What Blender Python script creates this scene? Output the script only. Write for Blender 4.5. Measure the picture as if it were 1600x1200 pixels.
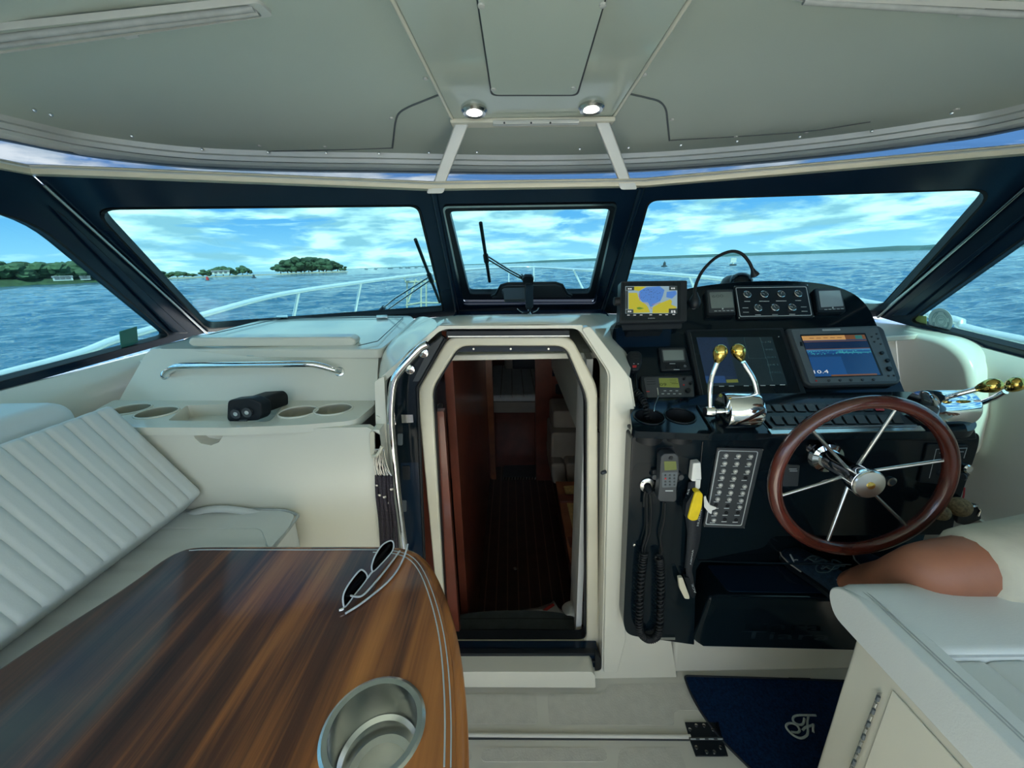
import bpy, bmesh, math, random
import numpy as np
from mathutils import Vector as V, Matrix
from mathutils.bvhtree import BVHTree
random.seed(7)
for o in list(bpy.data.objects): bpy.data.objects.remove(o)
scene = bpy.context.scene
C = scene.collection
rad = math.radians

# ------------------------------------------------------------------ camera
FPX = 620.0; PHI = rad(16.95); ROLL = rad(1.0); CAMZ = 1.4
_R0 = V((1, 0, 0)); _U0 = V((0, math.sin(PHI), math.cos(PHI))); FW = V((0, math.cos(PHI), -math.sin(PHI)))
RT = _R0*math.cos(ROLL) - _U0*math.sin(ROLL)
UP = _U0*math.cos(ROLL) + _R0*math.sin(ROLL)
CAM = V((0, 0, CAMZ))
cd = bpy.data.cameras.new('camera'); cam = bpy.data.objects.new('camera', cd); C.objects.link(cam)
cd.sensor_width = 36; cd.lens = FPX/1600*36; cd.clip_start = .02; cd.clip_end = 9000
cam.matrix_world = Matrix((( RT.x, UP.x, -FW.x, CAM.x), (RT.y, UP.y, -FW.y, CAM.y), (RT.z, UP.z, -FW.z, CAM.z), (0, 0, 0, 1)))
scene.camera = cam
scene.view_settings.view_transform = 'Standard'; scene.view_settings.look = 'None'
scene.view_settings.gamma = 1; scene.view_settings.use_curve_mapping = False
scene.view_settings.exposure = 1.0
HEEL = rad(-0.88)          # the boat heels a little against the water
SEA_Z = -0.8

# ------------------------------------------------------------------ sky
SKY_STRENGTH = 1.9
def build_world():
    w = bpy.data.worlds.new('sky'); scene.world = w; w.use_nodes = True
    nt = w.node_tree; nt.nodes.clear(); N = nt.nodes.new; L = nt.links.new
    out = N('ShaderNodeOutputWorld'); bg = N('ShaderNodeBackground'); bg.inputs['Strength'].default_value = SKY_STRENGTH
    tc = N('ShaderNodeTexCoord'); rot = N('ShaderNodeMapping'); rot.inputs['Rotation'].default_value = (0, -HEEL, 0)
    L(tc.outputs['Generated'], rot.inputs['Vector'])
    sx = N('ShaderNodeSeparateXYZ'); L(rot.outputs[0], sx.inputs[0])
    mx = N('ShaderNodeMath'); mx.operation = 'MAXIMUM'; L(sx.outputs['Z'], mx.inputs[0]); mx.inputs[1].default_value = 0.0
    mp = N('ShaderNodeMapping'); mp.inputs['Scale'].default_value = (4.2, 4.2, 21.0); mp.inputs['Location'].default_value = (1.35, 0.4, 0.2); L(rot.outputs[0], mp.inputs['Vector'])
    n1 = N('ShaderNodeTexNoise'); n1.inputs['Scale'].default_value = 1.0; n1.inputs['Detail'].default_value = 10; n1.inputs['Roughness'].default_value = .58; n1.inputs['Distortion'].default_value = .45
    L(mp.outputs[0], n1.inputs['Vector'])
    cr = N('ShaderNodeValToRGB'); e = cr.color_ramp.elements; e[0].position = .44; e[0].color = (0, 0, 0, 1); e[1].position = .54; e[1].color = (1, 1, 1, 1)
    L(n1.outputs['Fac'], cr.inputs[0])
    # cloud shade: a second, coarser noise gives grey undersides
    n2 = N('ShaderNodeTexNoise'); n2.inputs['Scale'].default_value = 2.2; n2.inputs['Detail'].default_value = 8; L(mp.outputs[0], n2.inputs['Vector'])
    cc = N('ShaderNodeValToRGB'); e = cc.color_ramp.elements; e[0].position = .40; e[0].color = (.38, .50, .58, 1); e[1].position = .60; e[1].color = (1.08, 1.04, .96, 1)
    L(n2.outputs['Fac'], cc.inputs[0])
    sky = N('ShaderNodeValToRGB'); r = sky.color_ramp; e = r.elements
    e[0].position = 0; e[0].color = (.46, .62, .74, 1); e[1].position = 1; e[1].color = (.05, .15, .46, 1)
    k = e.new(.10); k.color = (.17, .38, .66, 1); k = e.new(.3); k.color = (.10, .27, .62, 1)
    L(mx.outputs[0], sky.inputs[0])
    mix = N('ShaderNodeMix'); mix.data_type = 'RGBA'; L(cr.outputs[0], mix.inputs[0]); L(sky.outputs[0], mix.inputs[6]); L(cc.outputs[0], mix.inputs[7])
    L(mix.outputs[2], bg.inputs['Color']); L(bg.outputs[0], out.inputs['Surface'])
build_world()
sd = bpy.data.lights.new('sun', 'SUN'); sun = bpy.data.objects.new('sun', sd); C.objects.link(sun)
sd.energy = 7.0; sd.angle = rad(6); sd.color = (1, .95, .86)
sun.rotation_euler = (rad(38), 0, rad(8)); sun.location = (4, -6, 9)   # high over the stern, almost dead astern

# ------------------------------------------------------------------ pixel helpers
def ray(u, v): return FW + RT*((u-800)/FPX) + UP*((600-v)/FPX)
def P(u, v, Y=None, z=None, x=None, t=None, pl=None):
    d = ray(u, v)
    if Y is not None: t = Y/d.y
    elif z is not None: t = (z-CAMZ)/d.z
    elif x is not None: t = x/d.x
    elif pl is not None: t = (pl[0]-CAM).dot(pl[1])/d.dot(pl[1])
    return CAM + d*t
def plane3(a, b, c):
    n = (b-a).cross(c-a).normalized()
    if n.dot(CAM-a) < 0: n = -n
    return (a, n)
def PS(pix, **k): return [P(u, v, **k) for u, v in pix]
def on_Yz(pl, Y, z):       # point of a plane with given Y and z
    o, n = pl
    return V((o.x - (n.y*(Y-o.y)+n.z*(z-o.z))/n.x, Y, z))
def off(pl, d): return (pl[0]+pl[1]*d, pl[1])

# ------------------------------------------------------------------ objects
WLOC = {}
def _link(ob, center, parent):
    C.objects.link(ob); ob.location = center; WLOC[ob.name] = V(center)
    if parent:
        ob.parent = parent; ob.matrix_parent_inverse = Matrix.Translation(-WLOC[parent.name])
    return ob
def thing(name, label, cat, loc, group=None, parent=None):
    o = bpy.data.objects.new(name, None); o.empty_display_size = .02
    _link(o, V(loc), parent)
    if label: o['label'] = label
    if cat: o['category'] = cat
    if group: o['group'] = group
    return o
def tag(o, label=None, cat=None, group=None, kind=None):
    for k, v in (('label', label), ('category', cat), ('group', group), ('kind', kind)):
        if v: o[k] = v
    return o
def mesh(name, verts, faces, mat, parent=None, smooth=True, angle=35, bevel=0, seg=2, sub=0, solid=0):
    vs = [V(v) for v in verts]
    c = sum(vs, V((0, 0, 0)))/len(vs)
    me = bpy.data.meshes.new(name); me.from_pydata([v-c for v in vs], [], faces)
    bm = bmesh.new(); bm.from_mesh(me); bmesh.ops.recalc_face_normals(bm, faces=bm.faces); bm.to_mesh(me); bm.free()
    me.materials.append(mat)
    if smooth:
        me.shade_smooth()
        if angle < 180: me.set_sharp_from_angle(angle=rad(angle))
    ob = bpy.data.objects.new(name, me); _link(ob, c, parent)
    if solid:
        m = ob.modifiers.new('s', 'SOLIDIFY'); m.thickness = solid; m.offset = 0
    if bevel:
        m = ob.modifiers.new('b', 'BEVEL'); m.width = bevel; m.segments = seg; m.limit_method = 'ANGLE'; m.angle_limit = rad(30); m.harden_normals = True
    if sub:
        m = ob.modifiers.new('u', 'SUBSURF'); m.levels = sub; m.render_levels = sub
    return ob
class MB:                                 # collects several shapes of ONE part
    def __init__(s): s.v = []; s.f = []
    def add(s, vf):
        v, f = vf; k = len(s.v); s.v += list(v); s.f += [[i+k for i in q] for q in f]; return s
    def build(s, name, mat, parent=None, **k): return mesh(name, s.v, s.f, mat, parent, **k)
def rnd(pts, r, n=5):                     # round the corners of a closed 3D polygon
    out = []; m = len(pts)
    for i, c in enumerate(pts):
        a = pts[i-1]; b = pts[(i+1) % m]
        rr = r[i] if isinstance(r, (list, tuple)) else r
        da = a-c; db = b-c
        ra = min(rr, da.length*.48); rb = min(rr, db.length*.48)
        p0 = c+da.normalized()*ra; p1 = c+db.normalized()*rb
        for k in range(n+1):
            t = k/n; out.append(p0*(1-t)**2 + c*(2*t*(1-t)) + p1*t*t)
    return out
def gprism(pts, o):
    o = V(o); n = len(pts)
    return ([V(p) for p in pts]+[V(p)+o for p in pts], [list(range(n)), list(range(2*n-1, n-1, -1))]+[[i, (i+1) % n, n+(i+1) % n, n+i] for i in range(n)])
def prism(name, pts, o, mat, parent=None, **k):
    v, f = gprism(pts, o); return mesh(name, v, f, mat, parent, **k)
def gring(outer, inner, o):
    o = V(o); n = len(outer); assert n == len(inner)
    v = list(outer)+list(inner)+[p+o for p in outer]+[p+o for p in inner]; f = []
    for i in range(n):
        j = (i+1) % n
        f += [[i, j, n+j, n+i], [2*n+i, 3*n+i, 3*n+j, 2*n+j], [i, 2*n+i, 2*n+j, j], [n+i, n+j, 3*n+j, 3*n+i]]
    return v, f
def ring(name, outer, inner, o, mat, parent=None, **k):
    v, f = gring(outer, inner, o); return mesh(name, v, f, mat, parent, **k)
def gbox(c, size, M=None):
    c = V(c); sx, sy, sz = [s/2 for s in size]
    v = [V((x, y, z)) for z in (-sz, sz) for y in (-sy, sy) for x in (-sx, sx)]
    if M: v = [M @ p for p in v]
    return [p+c for p in v], [[0, 2, 3, 1], [4, 5, 7, 6], [0, 1, 5, 4], [2, 6, 7, 3], [0, 4, 6, 2], [1, 3, 7, 5]]
def box(name, c, size, mat, parent=None, M=None, **k):
    v, f = gbox(c, size, M); return mesh(name, v, f, mat, parent, **k)
def spline(pts, n=6, closed=False):
    m = len(pts); out = []
    for i in range(m if closed else m-1):
        p1 = pts[i]; p2 = pts[(i+1) % m]
        p0 = pts[i-1] if (closed or i > 0) else p1*2-p2
        p3 = pts[(i+2) % m] if (closed or i+2 < m) else p2*2-p1
        for k in range(n):
            t = k/n
            out.append(.5*((2*p1)+(p2-p0)*t+(2*p0-5*p1+4*p2-p3)*t*t+(3*p1-p0-3*p2+p3)*t**3))
    if not closed: out.append(V(pts[-1]))
    return out
def gtube(pts, r, res=10, closed=False, flat=1.0):
    pts = [V(p) for p in pts]; n = len(pts); vs = []; fs = []
    R = r if isinstance(r, (list, tuple)) else [r]*n
    def tan(i):
        if closed: d = pts[(i+1) % n]-pts[i-1]
        else: d = pts[min(i+1, n-1)]-pts[max(i-1, 0)]
        return d.normalized() if d.length > 1e-9 else V((0, 0, 1))
    t = tan(0); a = t.orthogonal().normalized()
    for i in range(n):
        t2 = tan(i); ax = t.cross(t2)
        if ax.length > 1e-7: a = Matrix.Rotation(t.angle(t2), 3, ax.normalized()) @ a
        t = t2; a = (a-t*a.dot(t)).normalized(); b = t.cross(a)
        for k in range(res):
            th = 2*math.pi*k/res; vs.append(pts[i]+(a*math.cos(th)+b*math.sin(th)*flat)*R[i])
    for i in range(n if closed else n-1):
        j = (i+1) % n
        for k in range(res):
            l = (k+1) % res; fs.append([i*res+k, i*res+l, j*res+l, j*res+k])
    if not closed: fs += [list(range(res-1, -1, -1)), [(n-1)*res+k for k in range(res)]]
    return vs, fs
def tube(name, pts, r, mat, parent=None, res=10, closed=False, flat=1.0, **k):
    v, f = gtube(pts, r, res, closed, flat); k.setdefault('angle', 60); return mesh(name, v, f, mat, parent, **k)
def frame_of(axis, hint=(0, 0, 1)):
    z = V(axis).normalized(); h = V(hint)
    if abs(z.dot(h.normalized())) > .98: h = V((0, 1, 0))
    x = h.cross(z).normalized(); y = z.cross(x); return Matrix((x, y, z)).transposed()
def glathe(prof, o, axis, n=24, hint=(0, 0, 1), sx=1, sy=1, cap=True):
    M = frame_of(axis, hint); o = V(o); vs = []; fs = []; m = len(prof)
    for r, h in prof:
        for k in range(n):
            th = 2*math.pi*k/n; vs.append(o+M @ V((r*sx*math.cos(th), r*sy*math.sin(th), h)))
    for i in range(m-1):
        for k in range(n):
            l = (k+1) % n; fs.append([i*n+k, i*n+l, (i+1)*n+l, (i+1)*n+k])
    if cap and prof[0][0] > 1e-4: fs.append(list(range(n-1, -1, -1)))
    if cap and prof[-1][0] > 1e-4: fs.append([(m-1)*n+k for k in range(n)])
    return vs, fs
def lathe(name, prof, o, axis, mat, parent=None, n=24, hint=(0, 0, 1), sx=1, sy=1, cap=True, **k):
    v, f = glathe([(max(r, 1e-5), h) for r, h in prof], o, axis, n, hint, sx, sy, cap); return mesh(name, v, f, mat, parent, **k)
def gloft(rows, closed=False):
    m = len(rows[0]); vs = [V(p) for r in rows for p in r]; fs = []
    for i in range(len(rows)-1):
        for k in range(m if closed else m-1):
            l = (k+1) % m; fs.append([i*m+k, i*m+l, (i+1)*m+l, (i+1)*m+k])
    return vs, fs
def loft(name, rows, mat, parent=None, closed=False, **k):
    v, f = gloft(rows, closed); return mesh(name, v, f, mat, parent, **k)
def gholed(outer, holes, o):              # plate with holes
    o = V(o); bm = bmesh.new(); loops = [outer]+list(holes); es = []
    for lp in loops:
        vv = [bm.verts.new(p) for p in lp]; es += [bm.edges.new((vv[i], vv[(i+1) % len(vv)])) for i in range(len(vv))]
    bmesh.ops.triangle_fill(bm, use_beauty=True, edges=es)
    bm.verts.index_update(); n = len(bm.verts)
    v = [x.co.copy() for x in bm.verts]; f = [[x.index for x in q.verts] for q in bm.faces]
    eb = [(e.verts[0].index, e.verts[1].index) for e in bm.edges if len(e.link_faces) == 1]
    bm.free()
    return v+[p+o for p in v], f+[[i+n for i in q][::-1] for q in f]+[[a, b, b+n, a+n] for a, b in eb]
def holed(name, outer, holes, o, mat, parent=None, **k):
    v, f = gholed(outer, holes, o); return mesh(name, v, f, mat, parent, **k)
def ell(c, a, b, n=28): return [c+a*math.cos(2*math.pi*k/n)+b*math.sin(2*math.pi*k/n) for k in range(n)]
def text(name, s, left, right, up, mat, parent=None, height=None, normal=None, lift=.0006):
    """flat lettering from the point left to the point right (its baseline), reading along it"""
    cu = bpy.data.curves.new(name, 'FONT'); cu.body = s; cu.size = 1; cu.resolution_u = 2
    ob = bpy.data.objects.new(name, cu); me = bpy.data.meshes.new_from_object(ob)
    vs = [v.co.copy() for v in me.vertices]; fs = [list(p.vertices) for p in me.polygons]
    bpy.data.objects.remove(ob); bpy.data.curves.remove(cu); bpy.data.meshes.remove(me)
    x0 = min(v.x for v in vs); x1 = max(v.x for v in vs); y0 = min(v.y for v in vs); y1 = max(v.y for v in vs)
    R = right-left; n = normal if normal else R.cross(up).normalized()
    U = up.normalized()*(height if height else R.length/(x1-x0)*(y1-y0))
    return mesh(name, [left+R*((v.x-x0)/(x1-x0))+U*((v.y-y0)/(y1-y0))+n*lift for v in vs], fs, mat, parent, smooth=False)
def bvh_of(ob):
    me = ob.data; return BVHTree.FromPolygons([v.co+WLOC[ob.name] for v in me.vertices], [list(p.vertices) for p in me.polygons])
def hit(bvh, u, v, lift=0.0):
    d = ray(u, v).normalized(); loc, nor, i, dist = bvh.ray_cast(CAM, d)
    if loc is None: return None
    if nor.dot(d) > 0: nor = -nor
    return loc+nor*lift
def copy_tree(o, delta, parent=None):
    c = o.copy(); C.objects.link(c); WLOC[c.name] = WLOC[o.name]+V(delta)
    if parent: c.parent = parent
    else: c.location = o.location+V(delta)
    for ch in list(o.children): copy_tree(ch, delta, c)
    return c

# ------------------------------------------------------------------ materials
def PM(name, col, rough=.5, metal=0, coat=0, var=None, bump=None, spec=.5, emit=None, trans=0, alpha=None):
    m = bpy.data.materials.new(name); m.use_nodes = True; nt = m.node_tree; b = nt.nodes['Principled BSDF']; N = nt.nodes.new; L = nt.links.new
    b.inputs['Base Color'].default_value = (*col, 1); b.inputs['Roughness'].default_value = rough; b.inputs['Metallic'].default_value = metal
    b.inputs['Coat Weight'].default_value = coat; b.inputs['Coat Roughness'].default_value = .04; b.inputs['Specular IOR Level'].default_value = spec
    if trans: b.inputs['Transmission Weight'].default_value = trans
    if emit: b.inputs['Emission Color'].default_value = (*emit[0], 1); b.inputs['Emission Strength'].default_value = emit[1]
    tc = N('ShaderNodeTexCoord')
    if var:                               # (scale, amount): mottled colour
        n = N('ShaderNodeTexNoise'); n.inputs['Scale'].default_value = var[0]; n.inputs['Detail'].default_value = 4; L(tc.outputs['Object'], n.inputs['Vector'])
        r = N('ShaderNodeValToRGB'); a = var[1]; r.color_ramp.elements[0].position = .3; r.color_ramp.elements[1].position = .7
        r.color_ramp.elements[0].color = (*[c*(1-a) for c in col], 1); r.color_ramp.elements[1].color = (*[min(1, c*(1+a)) for c in col], 1)
        L(n.outputs['Fac'], r.inputs[0]); L(r.outputs[0], b.inputs['Base Color'])
    if bump:                              # (scale, strength)
        n = N('ShaderNodeTexNoise'); n.inputs['Scale'].default_value = bump[0]; n.inputs['Detail'].default_value = 3; L(tc.outputs['Object'], n.inputs['Vector'])
        bp = N('ShaderNodeBump'); bp.inputs['Strength'].default_value = bump[1]; bp.inputs['Distance'].default_value = .002; L(n.outputs['Fac'], bp.inputs['Height']); L(bp.outputs[0], b.inputs['Normal'])
    return m
def tinted(name, col, gloss=.06):
    m = bpy.data.materials.new(name); m.use_nodes = True; nt = m.node_tree; nt.nodes.clear(); N = nt.nodes.new; L = nt.links.new
    o = N('ShaderNodeOutputMaterial'); t = N('ShaderNodeBsdfTransparent'); t.inputs[0].default_value = (*col, 1)
    g = N('ShaderNodeBsdfGlossy'); g.inputs['Roughness'].default_value = .01; g.inputs[0].default_value = (.9, .95, 1, 1)
    x = N('ShaderNodeMixShader'); lw = N('ShaderNodeLayerWeight'); lw.inputs[0].default_value = .5
    pw = N('ShaderNodeMath'); pw.operation = 'POWER'; pw.inputs[1].default_value = 4; L(lw.outputs['Facing'], pw.inputs[0])
    ml = N('ShaderNodeMath'); ml.operation = 'MULTIPLY_ADD'; ml.inputs[1].default_value = .25; ml.inputs[2].default_value = .015; L(pw.outputs[0], ml.inputs[0])
    L(ml.outputs[0], x.inputs[0]); L(t.outputs[0], x.inputs[1]); L(g.outputs[0], x.inputs[2]); L(x.outputs[0], o.inputs[0]); return m
def screen(name, col, s=1.0): return PM(name, (.01, .01, .01), .25, emit=(col, s*.42))
M = dict(
 gel=PM('gelcoat', (.72, .70, .59), .22, coat=.35, var=(3, .03)),
 gelm=PM('headliner', (.49, .56, .50), .38, coat=.05, var=(2, .03), bump=(300, .08)),
 panelg=PM('grey_gelcoat', (.48, .54, .48), .16, coat=.4, var=(3, .03)),
 cream=PM('cream_frame', (.70, .65, .50), .3, coat=.2, var=(6, .06)),
 floor=PM('sole_gelcoat', (.62, .60, .52), .5, var=(4, .05)),
 skid=PM('nonskid', (.57, .55, .48), .7, var=(30, .06), bump=(220, .5)),
 navy=PM('navy_frame', (.005, .016, .034), .16, spec=.35, var=(3, .1)),
 black=PM('black_gelcoat', (.004, .009, .013), .10, spec=.28, var=(2, .1)),
 blackm=PM('black_plastic', (.009, .013, .017), .35, spec=.3, var=(20, .1)),
 rubber=PM('rubber', (.008, .010, .012), .5, spec=.3, var=(20, .1)),
 grey=PM('grey_plastic', (.10, .12, .13), .45, var=(20, .06)),
 dgrey=PM('dark_grey_plastic', (.04, .047, .052), .45, var=(20, .06)),
 vinyl=PM('white_vinyl', (.66, .69, .67), .42, var=(5, .03), bump=(350, .12)),
 stitch=PM('seam_thread', (.42, .45, .44), .7, var=(40, .1)),
 chrome=PM('chrome', (.86, .87, .88), .05, 1, var=(8, .03)),
 rail=PM('polished_rail', (.80, .81, .80), .25, .55, var=(8, .03)),
 steel=PM('brushed_steel', (.62, .62, .60), .22, 1, var=(30, .06)),
 alu=PM('white_alloy', (.62, .63, .60), .35, .2, var=(10, .04)),
 brass=PM('brass', (.72, .52, .14), .12, 1, var=(30, .12)),
 wheel=PM('mahogany', (.075, .015, .009), .2, coat=.6, var=(14, .3)),
 line=PM('white_print', (.50, .54, .54), .5, var=(40, .05)),
 white=PM('white_plastic', (.75, .75, .70), .4, var=(20, .04)),
 red=PM('red_plastic', (.55, .03, .03), .4, var=(20, .1)),
 yellow=PM('yellow_foam', (.80, .58, .01), .5, var=(30, .1)),
 glass=tinted('tinted_glass', (.42, .60, .62)),
 isin=tinted('clear_vinyl', (.17, .20, .24)),
 lens=tinted('sunglass_lens', (.10, .09, .08)),
)

# ================================================================== SEA AND SHORES
CH, SH = math.cos(HEEL), math.sin(HEEL)
def sea(p):                                # level-sea coordinates -> world (the sea is tilted against the boat)
    x, y, z = p; z += SEA_Z
    return V((x*CH+z*SH, y, -x*SH+z*CH))
def build_sea():
    rings = np.concatenate([[0.0, 2.0], np.geomspace(4.5, 160, 560), np.geomspace(164, 7000, 60)])
    front = np.linspace(-1.12, 1.12, 860); back = np.linspace(1.12, 2*math.pi-1.12, 60)[1:-1]
    ang = np.concatenate([front, back]); nr, na = len(rings), len(ang)
    R, A = np.meshgrid(rings, ang, indexing='ij'); X = R*np.sin(A); Y = R*np.cos(A)
    rng = np.random.default_rng(3); Z = np.zeros_like(X)
    for k in range(34):
        lam = 0.45*(1.115**k); th = rng.normal(2.2, .55); ph = rng.uniform(0, 6.28); a = .015*lam**.6
        fade = np.clip((lam*55-R)/(lam*20), 0, 1)      # short waves only where the grid can hold them
        ph2 = (X*math.cos(th)+Y*math.sin(th))*2*math.pi/lam+ph
        Z += a*fade*(1-np.abs(np.sin(ph2/2)))*1.5
    Z = (Z-Z[rings > 20].mean())*np.clip((R-2)/5, 0, 1)
    x = X*CH+(Z+SEA_Z)*SH; z = -X*SH+(Z+SEA_Z)*CH
    co = np.stack([x, Y, z], -1).reshape(-1, 3)
    i = np.arange(nr-1)[:, None]*na; j = np.arange(na)[None]; j2 = (j+1) % na
    q = np.stack([i+j, i+j2, i+na+j2, i+na+j], -1).reshape(-1, 4)
    me = bpy.data.meshes.new('sea'); me.vertices.add(len(co)); me.vertices.foreach_set('co', co.astype(np.float32).ravel())
    me.loops.add(q.size); me.loops.foreach_set('vertex_index', q.astype(np.int32).ravel())
    me.polygons.add(len(q)); me.polygons.foreach_set('loop_start', np.arange(0, q.size, 4, dtype=np.int32))
    me.update(calc_edges=True); me.shade_smooth()
    m = bpy.data.materials.new('sea_water'); m.use_nodes = True; nt = m.node_tree; b = nt.nodes['Principled BSDF']; N = nt.nodes.new; L = nt.links.new
    b.inputs['Base Color'].default_value = (.018, .085, .15, 1); b.inputs['Roughness'].default_value = .07; b.inputs['IOR'].default_value = 1.33
    tc = N('ShaderNodeTexCoord'); prev = None
    for s, st, dist in ((.55, .55, .5), (2.2, .6, .12), (.11, .5, 2.0)):
        mp = N('ShaderNodeMapping'); mp.inputs['Scale'].default_value = (s*.75, s*1.25, s); L(tc.outputs['Object'], mp.inputs[0])
        n = N('ShaderNodeTexNoise'); n.inputs['Scale'].default_value = 1; n.inputs['Detail'].default_value = 5; L(mp.outputs[0], n.inputs['Vector'])
        bp = N('ShaderNodeBump'); bp.inputs['Strength'].default_value = st; bp.inputs['Distance'].default_value = dist; L(n.outputs['Fac'], bp.inputs['Height'])
        if prev: L(prev.outputs[0], bp.inputs['Normal'])
        prev = bp
    L(prev.outputs[0], b.inputs['Normal']); me.materials.append(m)
    ob = bpy.data.objects.new('sea', me); C.objects.link(ob); WLOC['sea'] = V((0, 0, 0))
    tag(ob, 'rippled blue sea water all around the boat', 'water', kind='stuff')
build_sea()

M['leaf'] = PM('tree_leaves', (.030, .058, .022), .8, var=(.4, .45))
M['leaf2'] = PM('shore_leaves', (.045, .085, .035), .8, var=(.3, .5))
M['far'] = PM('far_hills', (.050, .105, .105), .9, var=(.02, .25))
M['sand'] = PM('sand', (.30, .26, .18), .9, var=(.2, .2))
M['bark'] = PM('bark', (.05, .04, .03), .9, var=(2, .2))
M['house'] = PM('house_wall', (.62, .60, .54), .7, var=(.5, .08))
M['houseroof'] = PM('house_roof', (.16, .15, .15), .8, var=(.5, .1))
def sea_pix(u, D, h=0):                    # the level-sea point at distance D below the pixel column u, raised by h
    d = ray(u, 411+(820-u)*.0326); k = D/math.hypot(d.x, d.y); return V((d.x*k, d.y*k, h))
def strip_land(name, label, cat, pts, D, depth, mat, kind=None):
    """a low run of land: (u, height) profile along the shore, with real depth"""
    rows = []
    for dd, kk in ((0, 0), (depth*.12, .55), (depth*.45, 1), (depth, .75), (depth, -.2)):
        rows.append([sea(sea_pix(u, D+dd, -.6+(h+.6)*kk if kk > 0 else -1)) for u, h in pts])
    o = loft(name, rows, mat, smooth=False)
    return tag(o, label, cat, kind=kind)
def blob(rng, n=3):
    bm = bmesh.new(); bmesh.ops.create_icosphere(bm, subdivisions=2, radius=1)
    for v in bm.verts: v.co *= 1+rng.uniform(-.22, .2)
    vs = [v.co.copy() for v in bm.verts]; fs = [[x.index for x in f.verts] for f in bm.faces]; bm.free(); return vs, fs
tree_rng = random.Random(5)
TREES = []
def tree_proto(k, mat):
    t = thing('shore_tree', None, None, (0, 0, 0)); mb = MB()
    for j in range(9):
        v, f = blob(tree_rng); c = V((tree_rng.uniform(-.34, .34), tree_rng.uniform(-.3, .3), tree_rng.uniform(.26, .84))); s = tree_rng.uniform(.16, .27)
        mb.add(([V((p.x*s*1.15, p.y*s*1.1, p.z*s))+c for p in v], f))
    mb.build('crown', mat, t, smooth=False)
    tube('trunk', [V((0, 0, -.05)), V((.02, 0, .3)), V((0, .02, .6))], [.04, .03, .02], M['bark'], t, res=6)
    return t
protos = [tree_proto(k, M['leaf']) for k in range(4)]; protos2 = [tree_proto(k, M['leaf2']) for k in range(4)]
used = set()
def plant(proto, pos, h, w, label, group, name='shore_tree'):
    t = proto if proto.name not in used else copy_tree(proto, (0, 0, 0))
    used.add(proto.name); t.location = sea(pos); t.scale = (w, w, h); t.rotation_euler = (0, 0, 0)
    tag(t, label, 'tree', group)
# low sandy islets
def islet(label, u0, u1, D, hgt, mat='sand'):
    n = 14; ring_ = []
    a = sea_pix(u0, D); b = sea_pix(u1, D); c = (a+b)/2; rx = (b-a)/2; ry = V((-rx.y, rx.x, 0)).normalized()*max(8, rx.length*.3)
    rows = []
    for s, z in ((1, -.4), (.96, hgt*.5), (.7, hgt), (.02, hgt*1.1)):
        rows.append([sea(c+rx*math.cos(k*2*math.pi/28)*s+ry*math.sin(k*2*math.pi/28)*s+V((0, 0, z))) for k in range(28)])
    return tag(loft('islet', rows, M[mat], closed=True), label, 'island')
islet('low sandy islet under the dense clump of trees', 428, 545, 330, .5)
islet('long thin spit of sand joining the small island groups', 236, 432, 320, .35)
for i, (u, h, w) in enumerate([(438, 6.2, 9), (449, 8.6, 10), (462, 9.4, 12), (475, 10.2, 12), (487, 10.6, 11), (498, 10.0, 11), (509, 9.6, 11), (518, 7.8, 10), (527, 6.2, 8), (535, 4.6, 6), (455, 8.8, 10), (470, 9.0, 11), (505, 8.8, 10), (482, 8.6, 10)]):
    plant(protos[i % 4], sea_pix(u, 332+(i % 3)*5, .35), h, w, 'dark tree in the dense clump on the small island', 'trees of the island clump')
for i, (u, h, w) in enumerate([(250, 3.2, 6), (262, 3.8, 7), (276, 3.4, 7), (286, 3.0, 6), (316, 3.2, 5), (326, 5.0, 7), (336, 4.6, 7), (348, 5.6, 8), (358, 5.2, 7), (368, 4.2, 6), (378, 5.6, 6), (386, 4.0, 5), (300, 2.2, 5), (243, 3.4, 6)]):
    plant(protos2[i % 4], sea_pix(u, 322+(i % 2)*5, .2), h, w, 'small tree on the low sand spit beside the pillar', 'trees on the sand spit')
strip_land('wooded_shore', 'wooded shore with a house seen through the side window', 'shore', [(-700, 3), (-300, 5), (-60, 5), (40, 4.5), (120, 4), (190, 2.6), (238, .2)], 255, 60, M['leaf'])
for i in range(38):
    u = -60+i*7.9+tree_rng.uniform(-2, 2); hh = (9.6-i*.08)*tree_rng.uniform(.82, 1.1)*(1 if u < 190 else .7)
    plant((protos2 if i % 3 else protos)[i % 4], sea_pix(u, 262+tree_rng.uniform(0, 22), .5), hh, tree_rng.uniform(8, 12), 'tree in the wooded shore row seen through the side window', 'trees of the wooded shore')
def house(u, D, w, h, label):
    c = sea_pix(u, D, 1.2); d = V((c.x, c.y, 0)).normalized(); r = V((d.y, -d.x, 0)); t = thing('shore_house', label, 'house', sea(c))
    base = [c+r*a*w/2+d*b*w*.35 for a, b in ((-1, -1), (1, -1), (1, 1), (-1, 1))]
    prism('wall', [sea(p) for p in base], V((0, 0, h)), M['house'], t, smooth=False)
    e = [sea(p+(p-c)*.08+V((0, 0, h))) for p in base]; r0 = (e[0]+e[3])/2+V((0, 0, h*.6)); r1 = (e[1]+e[2])/2+V((0, 0, h*.6))
    mesh('roof', e+[r0, r1], [[0, 1, 5, 4], [2, 3, 4, 5], [0, 4, 3], [1, 2, 5], [3, 2, 1, 0]], M['houseroof'], t, smooth=False)
    for k in (-.55, 0, .55):
        p = c+r*k*w/2-d*(w*.35+.03)+V((0, 0, h*.35)); prism('window', [sea(p+r*x+V((0, 0, y))) for x, y in ((-.7, 0), (.7, 0), (.7, 1.3), (-.7, 1.3))], V((0, 0, .01))-d*.05, M['houseroof'], t, smooth=False)
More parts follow.
